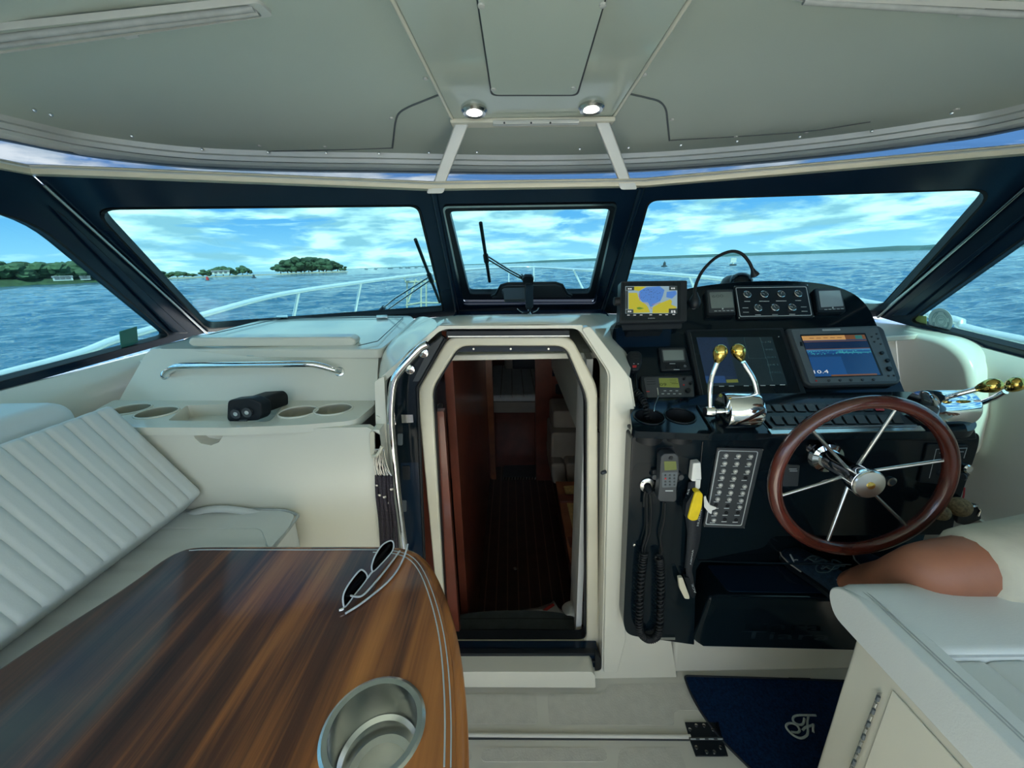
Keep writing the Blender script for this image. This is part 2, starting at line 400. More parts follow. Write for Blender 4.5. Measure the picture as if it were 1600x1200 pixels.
house(98, 246, 5.5, 1.2, 'pale house with a dark roof on the wooded shore'); house(133, 247, 3, 1.0, 'smaller pale house on the wooded shore, nearer the pillar')
house(345, 316, 9, 1.6, 'tiny white house among the trees of the sand spit')
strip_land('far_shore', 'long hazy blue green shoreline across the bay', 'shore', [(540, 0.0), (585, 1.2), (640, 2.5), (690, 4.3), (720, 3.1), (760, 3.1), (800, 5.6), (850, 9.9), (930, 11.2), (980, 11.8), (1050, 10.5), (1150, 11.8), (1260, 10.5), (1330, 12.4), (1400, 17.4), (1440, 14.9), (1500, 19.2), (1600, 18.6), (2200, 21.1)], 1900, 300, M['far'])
# sailing-boat masts at anchor by the far shore
for i, (u, h) in enumerate([(573, 7.5), (588, 5.5), (609, 8.5), (612, 6.5), (627, 9), (636, 7), (640, 8), (651, 9), (663, 8), (667, 8.5), (680, 6)]):
    a = sea_pix(u, 640, 0); t = thing('moored_sailboat', 'tiny moored sailing boat with a bare mast before the far shore', 'boat', sea(a), 'moored sailing boats')
    mesh('hull', [sea(a+V(q)) for q in ((-4, 0, 0), (-2.6, -1.2, 1), (3, -1.2, 1), (4, 0, 1.2), (3, 1.2, 1), (-2.6, 1.2, 1), (0, 0, -.3))], [[0, 1, 2, 3, 4, 5], [0, 6, 1], [1, 6, 2], [2, 6, 3], [3, 6, 4], [4, 6, 5], [5, 6, 0]], M['white'], t, smooth=False)
    tube('mast', [sea(a+V((0, 0, .8))), sea(a+V((0, 0, h)))], .13, M['alu'], t, res=6)
def buoy(u, D, label, mat, sq=False):
    a = sea_pix(u, D, -.02); t = thing('channel_buoy', label, 'buoy', sea(a))
    lathe('float', [(.1, -.3), (.75, -.3), (.75, .25), (.4, .35)], sea(a), (0, 0, 1), M['dgrey'], t, n=14)
    if sq: box('board', sea(a+V((0, 0, 1.2))), (1.3, .12, 1.1), mat, t); tube('post', [sea(a), sea(a+V((0, 0, .8)))], .2, mat, t, res=8)
    else: lathe('tower', [(.4, .3), (.3, 1.1), (.12, 1.2), (.05, 1.5)], sea(a), (0, 0, 1), mat, t, n=12)
buoy(1039, 115, 'dark pointed channel buoy far off the bow', M['dgrey']); buoy(1147, 110, 'red and white square channel marker on the water', M['house'], True)
buoy(322, 150, 'small red buoy near the island', M['red']); buoy(395, 175, 'tiny dark buoy left of the island clump', M['dgrey'])

# ================================================================== WINDSHIELD
PLC = plane3(V((0, 1.4, 1.62)), V((1, 1.4, 1.62)), V((0, 1.95, 1.16)))
PLP = plane3(P(672, 322, pl=PLC), P(700, 487, pl=PLC), P(147, 325, z=1.57))
PLS = plane3(P(1000, 312, pl=PLC), P(955, 480, pl=PLC), P(1555, 295, z=1.57))
wp_t, wp_b = P(50, 273, pl=PLP), P(322, 520, pl=PLP)
ws_t, ws_b = P(1668, 236, pl=PLS), P(1372, 495, pl=PLS)
PLPS = plane3(wp_t, wp_b, P(0, 604, x=-1.36))
PLSS = plane3(ws_t, ws_b, P(1600, 556, x=1.50))
TH = .035
def window(name, label, pl, outer, inner, rin, parent_trim=None, rout=.01):
    o = ring(name, rnd(outer, rout, 6), rnd(inner, rin, 6), -pl[1]*TH, M['navy'], bevel=.005); tag(o, label, 'window', kind='structure')
    g = prism('pane', rnd([p-pl[1]*TH*.5 for p in inner], [r*.9 for r in rin] if isinstance(rin, list) else rin*.9, 6), -pl[1]*.004, M['glass'], o, smooth=False)
    bo = [p+pl[1]*.001 for p in inner]; cen = sum(bo, V((0, 0, 0)))/len(bo)
    bi = [p+(cen-p).normalized()*.008 for p in bo]
    ring('gasket', rnd(bo, rin, 6), rnd(bi, rin, 6), -pl[1]*TH*.9, M['rubber'], o)
    return o
def on(pl, pix): return [P(u, v, pl=pl) for u, v in pix]
window('window_2', 'port front pane of the windshield in a navy frame', PLP, [wp_t]+on(PLP, [(677, 297), (716, 494)])+[wp_b], on(PLP, [(142, 326), (655, 321), (694, 486), (322, 514)]), [.06, .03, .015, .03])
window('window_3', 'starboard front pane of the windshield in a navy frame', PLS, on(PLS, [(1003, 292)])+[ws_t, ws_b]+on(PLS, [(940, 490)]), on(PLS, [(1012, 312), (1560, 294), (1385, 486), (966, 482)]), [.03, .06, .03, .015])
# the middle vent pane is hinged open a little: fixed surround and a swung-out sash
w1 = ring('window_1', rnd(on(PLC, [(677, 297), (1003, 292), (940, 490), (716, 494)]), .01), rnd(on(PLC, [(692, 320), (963, 316), (930, 476), (725, 477)]), .02), -PLC[1]*TH, M['navy'], bevel=.005)
tag(w1, 'middle vent pane of the windshield, hinged slightly open', 'window', kind='structure')
so = on(PLC, [(690, 322), (966, 318), (930, 468), (722, 469)]); si = on(PLC, [(702, 331), (954, 327), (921, 459), (734, 460)])
ring('sash', rnd(so, .02), rnd(si, .02), -PLC[1]*.03, M['blackm'], w1, bevel=.003)
prism('pane', rnd([p-PLC[1]*.015 for p in si], .02), -PLC[1]*.004, M['glass'], w1, smooth=False)
ring('chrome_edge', rnd([p+PLC[1]*.001 for p in on(PLC, [(691, 321), (965, 317), (930, 472), (722, 473)])], .02), rnd([p+PLC[1]*.001 for p in on(PLC, [(694, 324), (962, 320), (927, 471), (725, 471)])], .02), PLC[1]*.003, M['steel'], w1)
arch = on(off(PLC, .003), [(768, 463), (775, 460), (783, 446), (793, 443), (868, 442), (878, 445), (886, 459), (893, 462)])
prism('latch_cover', arch, PLC[1]*.012, M['dgrey'], w1, bevel=.004)
tube('latch_rim', on(off(PLC, .014), [(768, 463), (775, 460), (783, 446), (793, 443), (868, 442), (878, 445), (886, 459), (893, 462)]), .006, M['blackm'], w1)
for a_, b_ in (((677, 297), (716, 494)), ((1003, 292), (940, 490))): tube('mullion_bead', [P(*a_, pl=off(PLC, .001)), P(*b_, pl=off(PLC, .001))], .011, M['navy'], w1, res=10)
# side panes
def side(name, label, pl, top, bot, ip, aft):
    ins = [P(u, v, pl=pl) for u, v in ip]
    def run(p, q, Y): return p+(q-p)*((Y-p.y)/(q.y-p.y))
    ba = run(bot, P(*aft[1], pl=pl), -.40); ib = run(ins[1], P(*aft[0], pl=pl), -.28)
    return window(name, label, pl, [top, bot, ba, on_Yz(pl, -.2, 1.64)], [ins[0], ins[1], ib, on_Yz(pl, -.12, 1.58)], [.09, .03, .04, .04])
w4 = side('window_4', 'port side window with a raked front edge', PLPS, wp_t, wp_b, [(48, 338), (268, 525)], ((0, 597), (0, 611)))
w5 = side('window_5', 'starboard side window with a raked front edge', PLSS, ws_t, ws_b, [(1643, 338), (1418, 502)], ((1600, 548), (1600, 561)))
tube('pillar_bead', [wp_t.lerp(wp_b, .04)+V((.008, -.008, 0)), wp_b+V((.008, -.008, 0))], .006, M['steel'], w4)
tube('pillar_bead', [ws_t.lerp(ws_b, .04)+V((-.008, -.008, 0)), ws_b+V((-.008, -.008, 0))], .006, M['steel'], w5)
def ridge(par, pl, pix):
    prism('pillar_ridge', on(pl, pix), pl[1]*.012, M['navy'], par, bevel=.006)
ridge(w4, PLPS, [(70, 318), (95, 335), (292, 520), (268, 520)])
ridge(w5, PLSS, [(1640, 308), (1612, 328), (1398, 492), (1420, 492)])
# header: white trim along the top of all panes
hl, hr = P(677, 297, pl=PLC), P(1003, 292, pl=PLC)
hc_ = [on_Yz(PLPS, -.2, 1.64), on_Yz(PLPS, .5, (1.64+wp_t.z)/2), wp_t, wp_t.lerp(hl, .33), wp_t.lerp(hl, .66), hl, hr, hr.lerp(ws_t, .33), hr.lerp(ws_t, .66), ws_t, on_Yz(PLSS, .5, (1.64+ws_t.z)/2), on_Yz(PLSS, -.2, 1.64)]
hs = []
for a_, b_ in zip(hc_, hc_[1:]): hs += [a_.lerp(b_, k/5) for k in range(5)]
hs.append(hc_[-1]); hs = [p+V((0, -.010, .008)) for p in hs]
def sweep(name, path, prof, mat, parent=None, up=V((0, 0, 1)), **k):
    rows = []
    for i, p in enumerate(path):
        t = (path[min(i+1, len(path)-1)]-path[max(i-1, 0)]).normalized(); s = t.cross(up).normalized()   # s points outboard/forward for left-to-right paths? see sign below
        rows.append([p+s*a+up*b for a, b in prof])
    v, f = gloft(rows, True); n = len(prof); f += [list(range(n)), [len(v)-n+i for i in range(n)][::-1]]
    return mesh(name, v, f, mat, parent, **k)
trim = sweep('trim_1', [p+V((0, 0, -.004)) for p in hs], [(.022, -.006), (.027, .003), (.024, .014), (.012, .018), (-.03, .019), (-.035, -.006)], M['cream'], angle=50)
tag(trim, 'cream rubber-edged trim along the top of the windshield', 'trim', kind='structure')
tr2 = sweep('trim_2', [p+V((0, 0, .003)) for p in hs], [(.027, -.002), (.030, .001), (.027, .003), (.015, .002)], M['alu'], angle=60)
tag(tr2, 'thin pale bead on the windshield top trim', 'trim', kind='structure')

# ================================================================== ROOF
epix = [(0, 203), (150, 233), (300, 250), (450, 256), (600, 258), (825, 261), (1000, 257), (1150, 247), (1300, 232), (1450, 212), (1600, 186)]
ZE = 1.725
edge = [V((-1.46, -1.7, ZE)), V((-1.44, -1.1, ZE)), V((-1.38, -.2, ZE)), V((-1.31, .6, ZE))]+[P(u, v, z=ZE) for u, v in epix]+[V((1.40, .6, ZE)), V((1.46, -.2, ZE)), V((1.52, -1.1, ZE)), V((1.54, -1.7, ZE))]
es = spline(edge, 7)
CX = .05
def ceil_rows():
    rows = []
    for a in [0, .02, .05, .09, .14, .2, .28, .38, .5, .64, .8, 1]:
        row = []
        for p in es:
            s = V((CX, min(p.y, .45), 0))
            q = p.lerp(s, a); q.z = ZE+.03+.135*(1-(1-a)**3.2); row.append(q)
        rows.append(row)
    return rows
ROOF_BACK = -2.2
cr = ceil_rows()
ceiling = tag(loft('ceiling', cr, M['gelm'], angle=180), 'pale moulded hardtop ceiling over the cockpit', 'ceiling', kind='structure')
BC = bvh_of(ceiling)
top = [[p+V((0, 0, .10+.05*min(1, i/4))) for p in r] for i, r in enumerate(cr)]
v1, f1 = gloft(top); lip = [[p for p in cr[0]], [p for p in top[0]]]
mb = MB().add((v1, f1)).add(gloft(lip)); lid = mb.build('roof_skin', M['gel'], ceiling, angle=60)
rail = sweep('awning_rail', es, [(.004, .040), (.012, .036), (.010, .020), (.018, .014), (.016, .002), (.0, -.002), (-.02, 0), (-.02, .04)], M['alu'], ceiling, angle=50)
welt = sweep('canvas_welt', [p-V((0, 0, .006)) for p in es], [(.012, .006), (.016, -.004), (.008, -.014), (-.012, -.016), (-.022, -.004), (-.015, .008)], M['vinyl'], ceiling, angle=60)
for u, v in [(52, 174), (78, 181), (205, 214), (315, 235), (418, 239), (509, 240), (592, 241), (670, 240), (745, 239), (906, 234), (982, 232), (1064, 228), (1152, 222), (1250, 215), (1363, 206), (1488, 178)]:
    p = P(u, v, z=ZE+.028); d = (V((CX, .3, p.z))-p).normalized(); lathe('rail_screw', [(.0045, 0), (.004, .004), (.001, .005)], p+d*.012, d, M['steel'], ceiling, n=8)
def csurf(u, v, l=.0): return hit(BC, u, v, l)
def seam(pix, r=.0025, mat='dgrey', name='panel_seam'):
    pts = [csurf(u, v, .0008) for u, v in pix]; pts = [p for p in pts if p]
    tube(name, spline(pts, 5), r, M[mat], ceiling, res=6)
seam([(613, 231), (615, 215), (618, 190), (624, 176), (640, 166), (662, 157), (690, 146)], .0028, 'grey'); seam([(984, 146), (1010, 152), (1030, 158), (1040, 170), (1043, 190), (1046, 219)], .0028, 'grey')
seam([(310, 240), (420, 236), (520, 234), (612, 231)], .0016, 'grey'); seam([(1046, 219), (1150, 213), (1260, 205), (1360, 190)], .0016, 'grey')
for u, v in [(665, 122), (612, 184), (405, 227), (508, 229), (1007, 116), (1050, 186), (1150, 213), (1260, 207), (1495, 170)]:
    p = csurf(u, v, 0)
    if p: lathe('cap_screw', [(.007, 0), (.006, .003), (.002, .004)], p, (0, 0, -1), M['alu'], ceiling, n=10)
# middle moulded panel hanging below the ceiling
PLM = plane3(P(707, 187, z=1.80), P(958, 184, z=1.80), P(613, 0, z=1.845))
mid = thing('overhead_panel', 'glossy moulded overhead panel with a hatch in the middle of the hardtop', 'ceiling panel', P(832, 90, pl=PLM))
bk = [P(1078, 0, pl=PLM), P(613, 0, pl=PLM)]
e1 = P(958, 184, pl=PLM); e0 = P(707, 187, pl=PLM)
b1 = bk[0]+(bk[0]-e1)*1.5; b0 = bk[1]+(bk[1]-e0)*1.5
prism('panel', [e0, e1, b1, b0], V((0, 0, .075)), M['panelg'], mid, bevel=.008)
hq = [(738, -60), (769, 146), (901, 146), (962, -60)]
prism('hatch_gasket', rnd([P(u, v, pl=off(PLM, .0005)) for u, v in [(735, -63), (767, 149), (903, 149), (965, -63)]], .02), -PLM[1]*.002+PLM[1]*.004, M['dgrey'], mid)
prism('hatch', rnd([P(u, v, pl=off(PLM, .004)) for u, v in hq], .02), PLM[1]*.004, M['gelm'], mid, bevel=.002)
for u, v in [(752, 8), (771, 139), (896, 137), (942, 7)]:
    lathe('hatch_screw', [(.0065, 0), (.006, .003), (.002, .004)], P(u, v, pl=off(PLM, .008)), PLM[1], M['alu'], mid, n=10)
tube('edge_bead', [e0, b0], .0045, M['gel'], mid); tube('edge_bead', [e1, b1], .0045, M['gel'], mid)
prism('front_ledge', [P(u, v, Y=1.315) for u, v in [(703, 184), (962, 181), (962, 189), (703, 192)]], V((0, .05, 0)), M['gel'], mid, bevel=.004)
prism('ledge_bar', [P(u, v, Y=1.31) for u, v in [(770, 188), (905, 186), (905, 192), (770, 194)]], V((0, .02, 0)), M['alu'], mid, bevel=.002)
for u in (788, 830, 860): lathe('ledge_screw', [(.003, 0), (.0025, .002)], P(u, 192, Y=1.31), (0, -1, 0), M['dgrey'], mid, n=8)
M['lamp'] = PM('lamp_lens', (.9, .9, .9), .3, emit=((1, .97, .9), 9))
for i, (u, v) in enumerate([(741, 171), (924, 166)]):
    p = P(u, v, pl=off(PLM, .0)); lp = thing('downlight', ['round recessed downlight in the overhead panel, nearer the hatch side strut on the left', 'round recessed downlight in the overhead panel, nearer the steering console'][i], 'light', p, 'overhead downlights')
    lathe('bezel', [(.034, -.004), (.036, .006), (.031, .011), (.022, .009), (.021, .003)], p, PLM[1], M['steel'], lp, n=28)
    lathe('lens', [(.020, .0), (.020, .006), (.012, .0075)], p, PLM[1], M['lamp'], lp, n=20)
# struts from the header to the roof
for i, (q, w) in enumerate([([(682, 297), (722, 192)], 11), ([(980, 291), (940, 186)], 11)]):
    a = P(*q[0], pl=off(PLC, .02)); b = P(*q[1], Y=1.33)
    st = thing('roof_strut', ['pale strut between windshield header and roof, on the settee side', 'pale strut between windshield header and roof, on the helm side'][i], 'strut', a, 'roof struts')
    d = (b-a); s = V((1, 0, 0)); th = V((0, .02, .008))
    pts = [a-s*.019, a+s*.019, b+s*.021, b-s*.021]
    prism('strut_bar', pts, V((0, .022, .01)), M['alu'], st, bevel=.005)
    prism('foot_plate', rnd([a+s*x+d.normalized()*y+V((0, -.006, 0)) for x, y in ((-.026, -.012), (.026, -.012), (.026, .014), (-.026, .014))], .008), V((0, .02, .01)), M['alu'], st, bevel=.003)
# roof skylights at the top corners of the view, with sliding blinds
def skylight(label, pix, bars, tab):
    pts = [csurf(u, v, .006) for u, v in pix]
    t = thing('roof_hatch', label, 'roof hatch', sum(pts, V((0, 0, 0)))/4)
    c = sum(pts, V((0, 0, 0)))/4; inn = [p+(c-p).normalized()*.02 for p in pts]
    ring('hatch_frame', rnd(pts, .012), rnd(inn, .012), V((0, 0, .012)), M['alu'], t, bevel=.002)
    prism('blind', rnd([p+V((0, 0, .004)) for p in inn], .01), V((0, 0, .006)), M['gelm'], t)
    for k in bars:
        a = inn[0].lerp(inn[3], k); b = inn[1].lerp(inn[2], k); tube('blind_fold', [a, b], .006, M['stitch'], t, res=8)
    a = [csurf(u, v, .012) for u, v in tab]; prism('pull_tab', a, V((0, 0, .006)), M['alu'], t, bevel=.002)
skylight('roof hatch with a folded blind above the settee', [(-60, 48), (404, -2), (428, 20), (-20, 82)], (.3, .6), [(170, 36), (196, 30), (216, 48), (196, 52)])
skylight('roof hatch with a folded blind above the helm', [(1225, -8), (1660, 12), (1650, 28), (1255, -2)], (.5,), [(1497, 15), (1530, 0), (1545, 2), (1515, 20)])
# clear vinyl between roof edge and header
vin = loft('window_6', [[p+V((0, .0, -.015)) for p in es[20:-20]], [q for q in spline([hs[round(i*(len(hs)-1)/(len(es)-41))]+V((0, .0, .014)) for i in range(len(es)-40)], 1)]], M['isin'], angle=180)
tag(vin, 'strip of clear vinyl between the windshield and the roof edge', 'window', kind='structure')

# ================================================================== COCKPIT SHELL
fl = [V((-1.42, -3.6, 0)), V((1.5, -3.6, 0)), V((1.5, 1.12, 0)), V((-1.42, 1.12, 0))]
floor = tag(prism('floor', fl, V((0, 0, -.05)), M['floor'], smooth=False), 'moulded off-white cockpit floor with nonskid panels', 'floor', kind='structure')
def npanel(pix, r=.015):
    prism('nonskid_panel', rnd(PS(pix, z=.0015), r), V((0, 0, -.004)), M['skid'], floor)
npanel([(560, 1084), (838, 1084), (841, 1131), (560, 1131)])
npanel([(855, 1084), (944, 1084), (948, 1069), (1085, 1066), (1100, 1110), (1053, 1110), (1054, 1133), (858, 1132)])
npanel([(755, 1168), (946, 1168), (950, 1190), (750, 1190)], .02); npanel([(968, 1169), (1060, 1167), (1072, 1198), (1074, 1235), (960, 1235)], .02); npanel([(560, 1168), (735, 1168), (738, 1190), (560, 1195)], .02)
npanel([(560, 1215), (940, 1215), (930, 1330), (560, 1330)], .02)
# hatch joint in the floor
prism('hatch_joint', PS([(500, 1149), (1078, 1152), (1078, 1157), (500, 1154)], z=.002), V((0, 0, -.004)), M['dgrey'], floor)
tube('hatch_lip', PS([(500, 1147), (700, 1148), (1079, 1151)], z=.004), .006, M['floor'], floor)
# hull liners (walls) under the side windows
def wall(name, label, pl, sgn, front, sill):
    rows = []; a, b = P(*sill[0], pl=pl), P(*sill[1], pl=pl)
    for Y in (front, 1.45, 1.3, 1.15, 1.0, .8, .6, .2, -.3, -1.0, -2.2, -3.6):
        e = a.lerp(b, (max(Y, -.35)-a.y)/(b.y-a.y)); x, zt = e.x, e.z
        prof = [(x+sgn*.02, zt-.2), (x+sgn*.02, zt-.03), (x+sgn*.004, zt-.004), (x-sgn*.012, zt-.004), (x-sgn*.035, zt-.035), (x-sgn*.05, zt-.09), (x-sgn*.05, zt-.2), (x-sgn*.055, .6), (x-sgn*.05, .1), (x-sgn*.08, 0)]
        rows.append([V((p, Y, q)) for p, q in prof])
    return tag(loft(name, rows, M['gel'], angle=50), label, 'wall', kind='structure')
wall_p = wall('wall_port', 'pale moulded side liner beside the settee', PLPS, -1, 1.62, ((0, 607), (290, 533)))
wall_s = wall('wall_starboard', 'pale moulded side liner beside the helm', PLSS, 1, 1.70, ((1600, 557), (1400, 504)))
# aft end of the cockpit, behind the photographer
tag(box('wall_aft', (.05, -3.55, .35), (2.9, .12, .7), M['gel'], bevel=.03, seg=3), 'low white transom at the stern', 'wall', kind='structure')
# moulded bulge of the liner beside the dash
prism('liner_panel', rnd([P(u, v, x=1.405) for u, v in [(1392, 512), (1475, 530), (1512, 560), (1526, 630), (1505, 720), (1420, 690), (1400, 600)]], .05, 6), V((.13, 0, 0)), M['gel'], wall_s, bevel=.03, seg=4)
# dash shelf under the windshield
shelf = tag(prism('trim_3', [P(300, 524, z=1.14), P(716, 492, z=1.15), P(940, 488, z=1.15), V((1.54, 1.70, 1.165)), V((1.50, 1.36, 1.145)), V((1.0, 1.36, 1.12)), V((.42, 1.25, 1.12)), V((-.3, 1.25, 1.12)), V((-1.2, 1.25, 1.12))], V((0, 0, -.02)), M['gel'], bevel=.005), 'glossy white dash shelf under the windshield', 'trim', kind='structure')
# hood over the companionway, sloping down to the windshield foot
r0 = PS([(600, 590), (640, 548), (688, 512), (760, 508), (850, 507), (907, 510), (945, 552), (984, 600)], Y=1.035)
r1 = [p+V((0, .012, .006)) for p in r0]
r2 = [P(u, v, z=z) for u, v, z in [(640, 500, 1.15), (680, 496, 1.165), (716, 492, 1.175), (770, 491, 1.175), (860, 490, 1.175), (940, 489, 1.175), (965, 492, 1.165), (1000, 500, 1.15)]]
loft('companionway_hood', [r0, r1, [a.lerp(b, .3)+V((0, 0, .012)) for a, b in zip(r1, r2)], [a.lerp(b, .7)+V((0, 0, .004)) for a, b in zip(r1, r2)], r2], M['gel'], shelf, angle=60)
prism('navy_base', [P(712, 486, z=1.185), P(944, 483, z=1.185), P(952, 493, z=1.185), P(706, 496, z=1.185)], V((0, 0, -.03)), M['navy'], shelf, bevel=.005)
# outside: cabin top, foredeck and bow
deck_rows = []
for Y, hw, zc, ze in ((1.55, 1.75, 1.05, .55), (1.95, 1.78, 1.13, .55), (2.3, 1.76, 1.03, .53), (3.2, 1.66, .86, .50), (4.4, 1.40, .68, .46), (5.6, .95, .55, .43), (6.6, .40, .46, .42), (7.0, .06, .42, .41)):
    deck_rows.append([V((CX+hw*s, Y, ze+(zc-ze)*(1-abs(s)**2.2))) for s in [-1+i/8 for i in range(17)]])
foredeck = tag(loft('floor_foredeck', deck_rows, M['gel'], angle=70), 'white crowned foredeck ahead of the windshield', 'deck', kind='structure')
hull_rows = [[r[0] for r in deck_rows]+[r[-1] for r in reversed(deck_rows)]]
hull_rows.append([V((CX+(p.x-CX)*.93, p.y-.1, -1.0)) for p in hull_rows[0]])
loft('hull_side', hull_rows, M['gel'], foredeck, angle=50)
for sgn in (-1, 1):
    loft('side_deck', [[V((CX+sgn*x, Y, z)) for Y in (1.6, .5, -1.0, -3.6)] for x, z in ((1.38, .62), (1.75, .56), (1.76, .4), (1.62, -1.0))], M['gel'], foredeck, angle=40)

# ================================================================== FORWARD BULKHEAD AND COMPANIONWAY
YB = 1.03
hole = PS([(690, 514), (904, 513), (950, 582), (940, 1049), (612, 1049), (597, 600)], Y=YB)
outer = PS([(686, 509), (909, 508), (986, 592)], Y=YB)+[V((.56, YB, 0)), V((-.40, YB, 0))]+PS([(590, 594)], Y=YB)
wf = tag(ring('wall_front', rnd(outer, .001, 4), rnd(hole, .02, 4), V((0, .05, 0)), M['gel'], bevel=.008, seg=3), 'off-white bulkhead around the companionway', 'wall', kind='structure')
loft('reveal', [rnd([p+V((0, .04, 0)) for p in hole], .02, 4), rnd([p+V((0, .10, 0)) for p in hole], .02, 4)], M['gel'], wf, closed=True)
box('bulkhead_base', (1.03, 1.075, .14), (.98, .07, .28), M['gel'], wf, bevel=.02, seg=3)
# chamfered post between companionway and helm
prism('post', rnd([P(u, v, Y=YB-.012) for u, v in [(908, 513), (922, 509), (983, 588), (992, 640), (990, 700), (976, 960), (978, 1000), (965, 1052), (943, 1052), (952, 640), (953, 584)]], .012, 4), V((0, .03, 0)), M['gel'], wf, bevel=.01, seg=3)
# sill step below the track
prism('sill_step', rnd([P(u, v, Y=.985) for u, v in [(560, 1050), (925, 1050), (930, 1056), (931, 1075), (560, 1073)]], .006, 3), V((0, .07, 0)), M['gel'], wf, bevel=.006, seg=3)
# cream fixed frame
YF = 1.095
fo = PS([(700, 526), (893, 526), (934, 605), (936, 1019), (690, 1019), (651, 612)], Y=YF); fi = PS([(717, 541), (884, 541), (918, 622), (917, 1004), (698, 1004), (675, 608)], Y=YF)
fr = tag(ring('trim_4', rnd(fo, .03, 5), rnd(fi, .03, 5), V((0, .05, 0)), M['cream'], bevel=.008, seg=3), 'cream fibreglass frame around the companionway opening', 'door frame', kind='structure')
f2 = [p+(sum(fi, V())/6-p).normalized()*.006+V((0, .012, 0)) for p in fi]
ring('gasket', rnd([p+V((0, .012, 0)) for p in fi], .03, 5), rnd(f2, .03, 5), V((0, .035, 0)), M['rubber'], fr)
prism('head_cover', PS([(712, 541), (888, 541), (896, 556), (884, 549), (716, 550), (703, 562)], Y=YF+.02), V((0, .01, 0)), M['navy'], fr)
for u in (740, 798, 857): lathe('head_screw', [(.0035, 0), (.003, .002)], P(u, 545, Y=YF+.019), (0, -1, 0), M['steel'], fr, n=8)
lathe('sill_screw', [(.002, 0), (.0015, .001)], P(797, 1012, Y=YF-.001), (0, -1, 0), M['dgrey'], fr, n=8)
# sliding tracks
tk = thing('trim_5', 'black upper sliding track of the companionway door', 'track', P(795, 523, Y=1.06)); tag(tk, kind='structure')
prism('track_body', PS([(697, 517), (890, 516), (890, 527), (697, 528)], Y=1.065), V((0, .03, 0)), M['blackm'], tk, bevel=.002)
prism('track_lip', PS([(700, 525), (890, 524), (890, 526), (700, 527)], Y=1.060), V((0, .006, 0)), M['steel'], tk)
tk = thing('trim_6', 'black lower sliding track of the companionway door', 'track', P(820, 1035, Y=1.04)); tag(tk, kind='structure')
prism('track_body', PS([(600, 1021), (936, 1021), (938, 1048), (600, 1048)], Y=1.045), V((0, .05, 0)), M['navy'], tk, bevel=.003)
prism('track_rib', PS([(600, 1033), (934, 1033), (934, 1036), (600, 1036)], Y=1.035), V((0, .02, 0)), M['blackm'], tk, bevel=.001)
prism('track_rib', PS([(600, 1022), (931, 1021), (931, 1025), (600, 1026)], Y=1.040), V((0, .02, 0)), M['blackm'], tk, bevel=.001)
prism('track_end', PS([(930, 1020), (939, 1030), (939, 1050), (930, 1048)], Y=1.032), V((0, .02, 0)), M['rubber'], tk)
# sliding door, pushed open into its pocket
YD = 1.072
dr = tag(prism('door_1', PS([(690, 524), (698, 530), (651, 606), (655, 700), (668, 1020), (603, 1020), (590, 610), (606, 585)], Y=YD), V((0, .014, 0)), M['black'], bevel=.002), 'black acrylic sliding companionway door standing open', 'door', kind='structure')
tube('edge_seal', PS([(696, 529), (652, 606), (656, 700), (669, 1020)], Y=YD-.002), .005, M['rubber'], dr)
prism('painted_reflection', PS([(672, 541), (690, 527), (694, 531), (655, 596), (645, 596)], Y=YD-.0015), V((0, .001, 0)), M['dgrey'], dr)  # reflection on the acrylic, painted as a flat grey patch
for (u, v) in [(625, 687), (631, 791)]:
    prism('latch_plate', rnd(PS([(u-4, v-9), (u+4, v-9), (u+4, v+9), (u-4, v+9)], Y=YD-.004), .004), V((0, .004, 0)), M['grey'], dr, bevel=.001)
prism('lock_plate', PS([(627, 648), (645, 648), (646, 660), (628, 661)], Y=YD-.003), V((0, .003, 0)), M['steel'], dr)
prism('lower_panel', PS([(626, 723), (654, 722), (662, 900), (632, 900)], Y=YD-.002), V((0, .002, 0)), M['navy'], dr)
prism('recessed_pull', rnd(PS([(628, 728), (640, 728), (641, 750), (629, 750)], Y=YD-.0045), .004), V((0, .003, 0)), M['blackm'], dr)
# chrome grab rail beside the door
gr = thing('grab_rail', 'tall curved chrome grab rail beside the companionway', 'grab rail', P(611, 660, Y=1.0))
tube('rail', spline(PS([(668, 538), (656, 545), (630, 573), (617, 592), (612, 620), (611, 665), (618, 740), (626, 810), (634, 870), (640, 900)], Y=1.0), 6), .0105, M['chrome'], gr, res=14)
for u, v in [(662, 551), (641, 577), (612, 660), (636, 880)]:
    tube('rail_standoff', [P(u-2, v-3, Y=1.0), P(u, v, Y=1.068)], .006, M['chrome'], gr)
    lathe('rail_base', [(.014, 0), (.013, .005), (.007, .007)], P(u, v, Y=1.07), (0, -1, 0), M['chrome'], gr, n=16)
lathe('door_stop', [(.006, 0), (.006, .012), (.004, .016)], P(946, 737, Y=YB-.012), (-1, -.6, 0), M['dgrey'], wf, n=10)

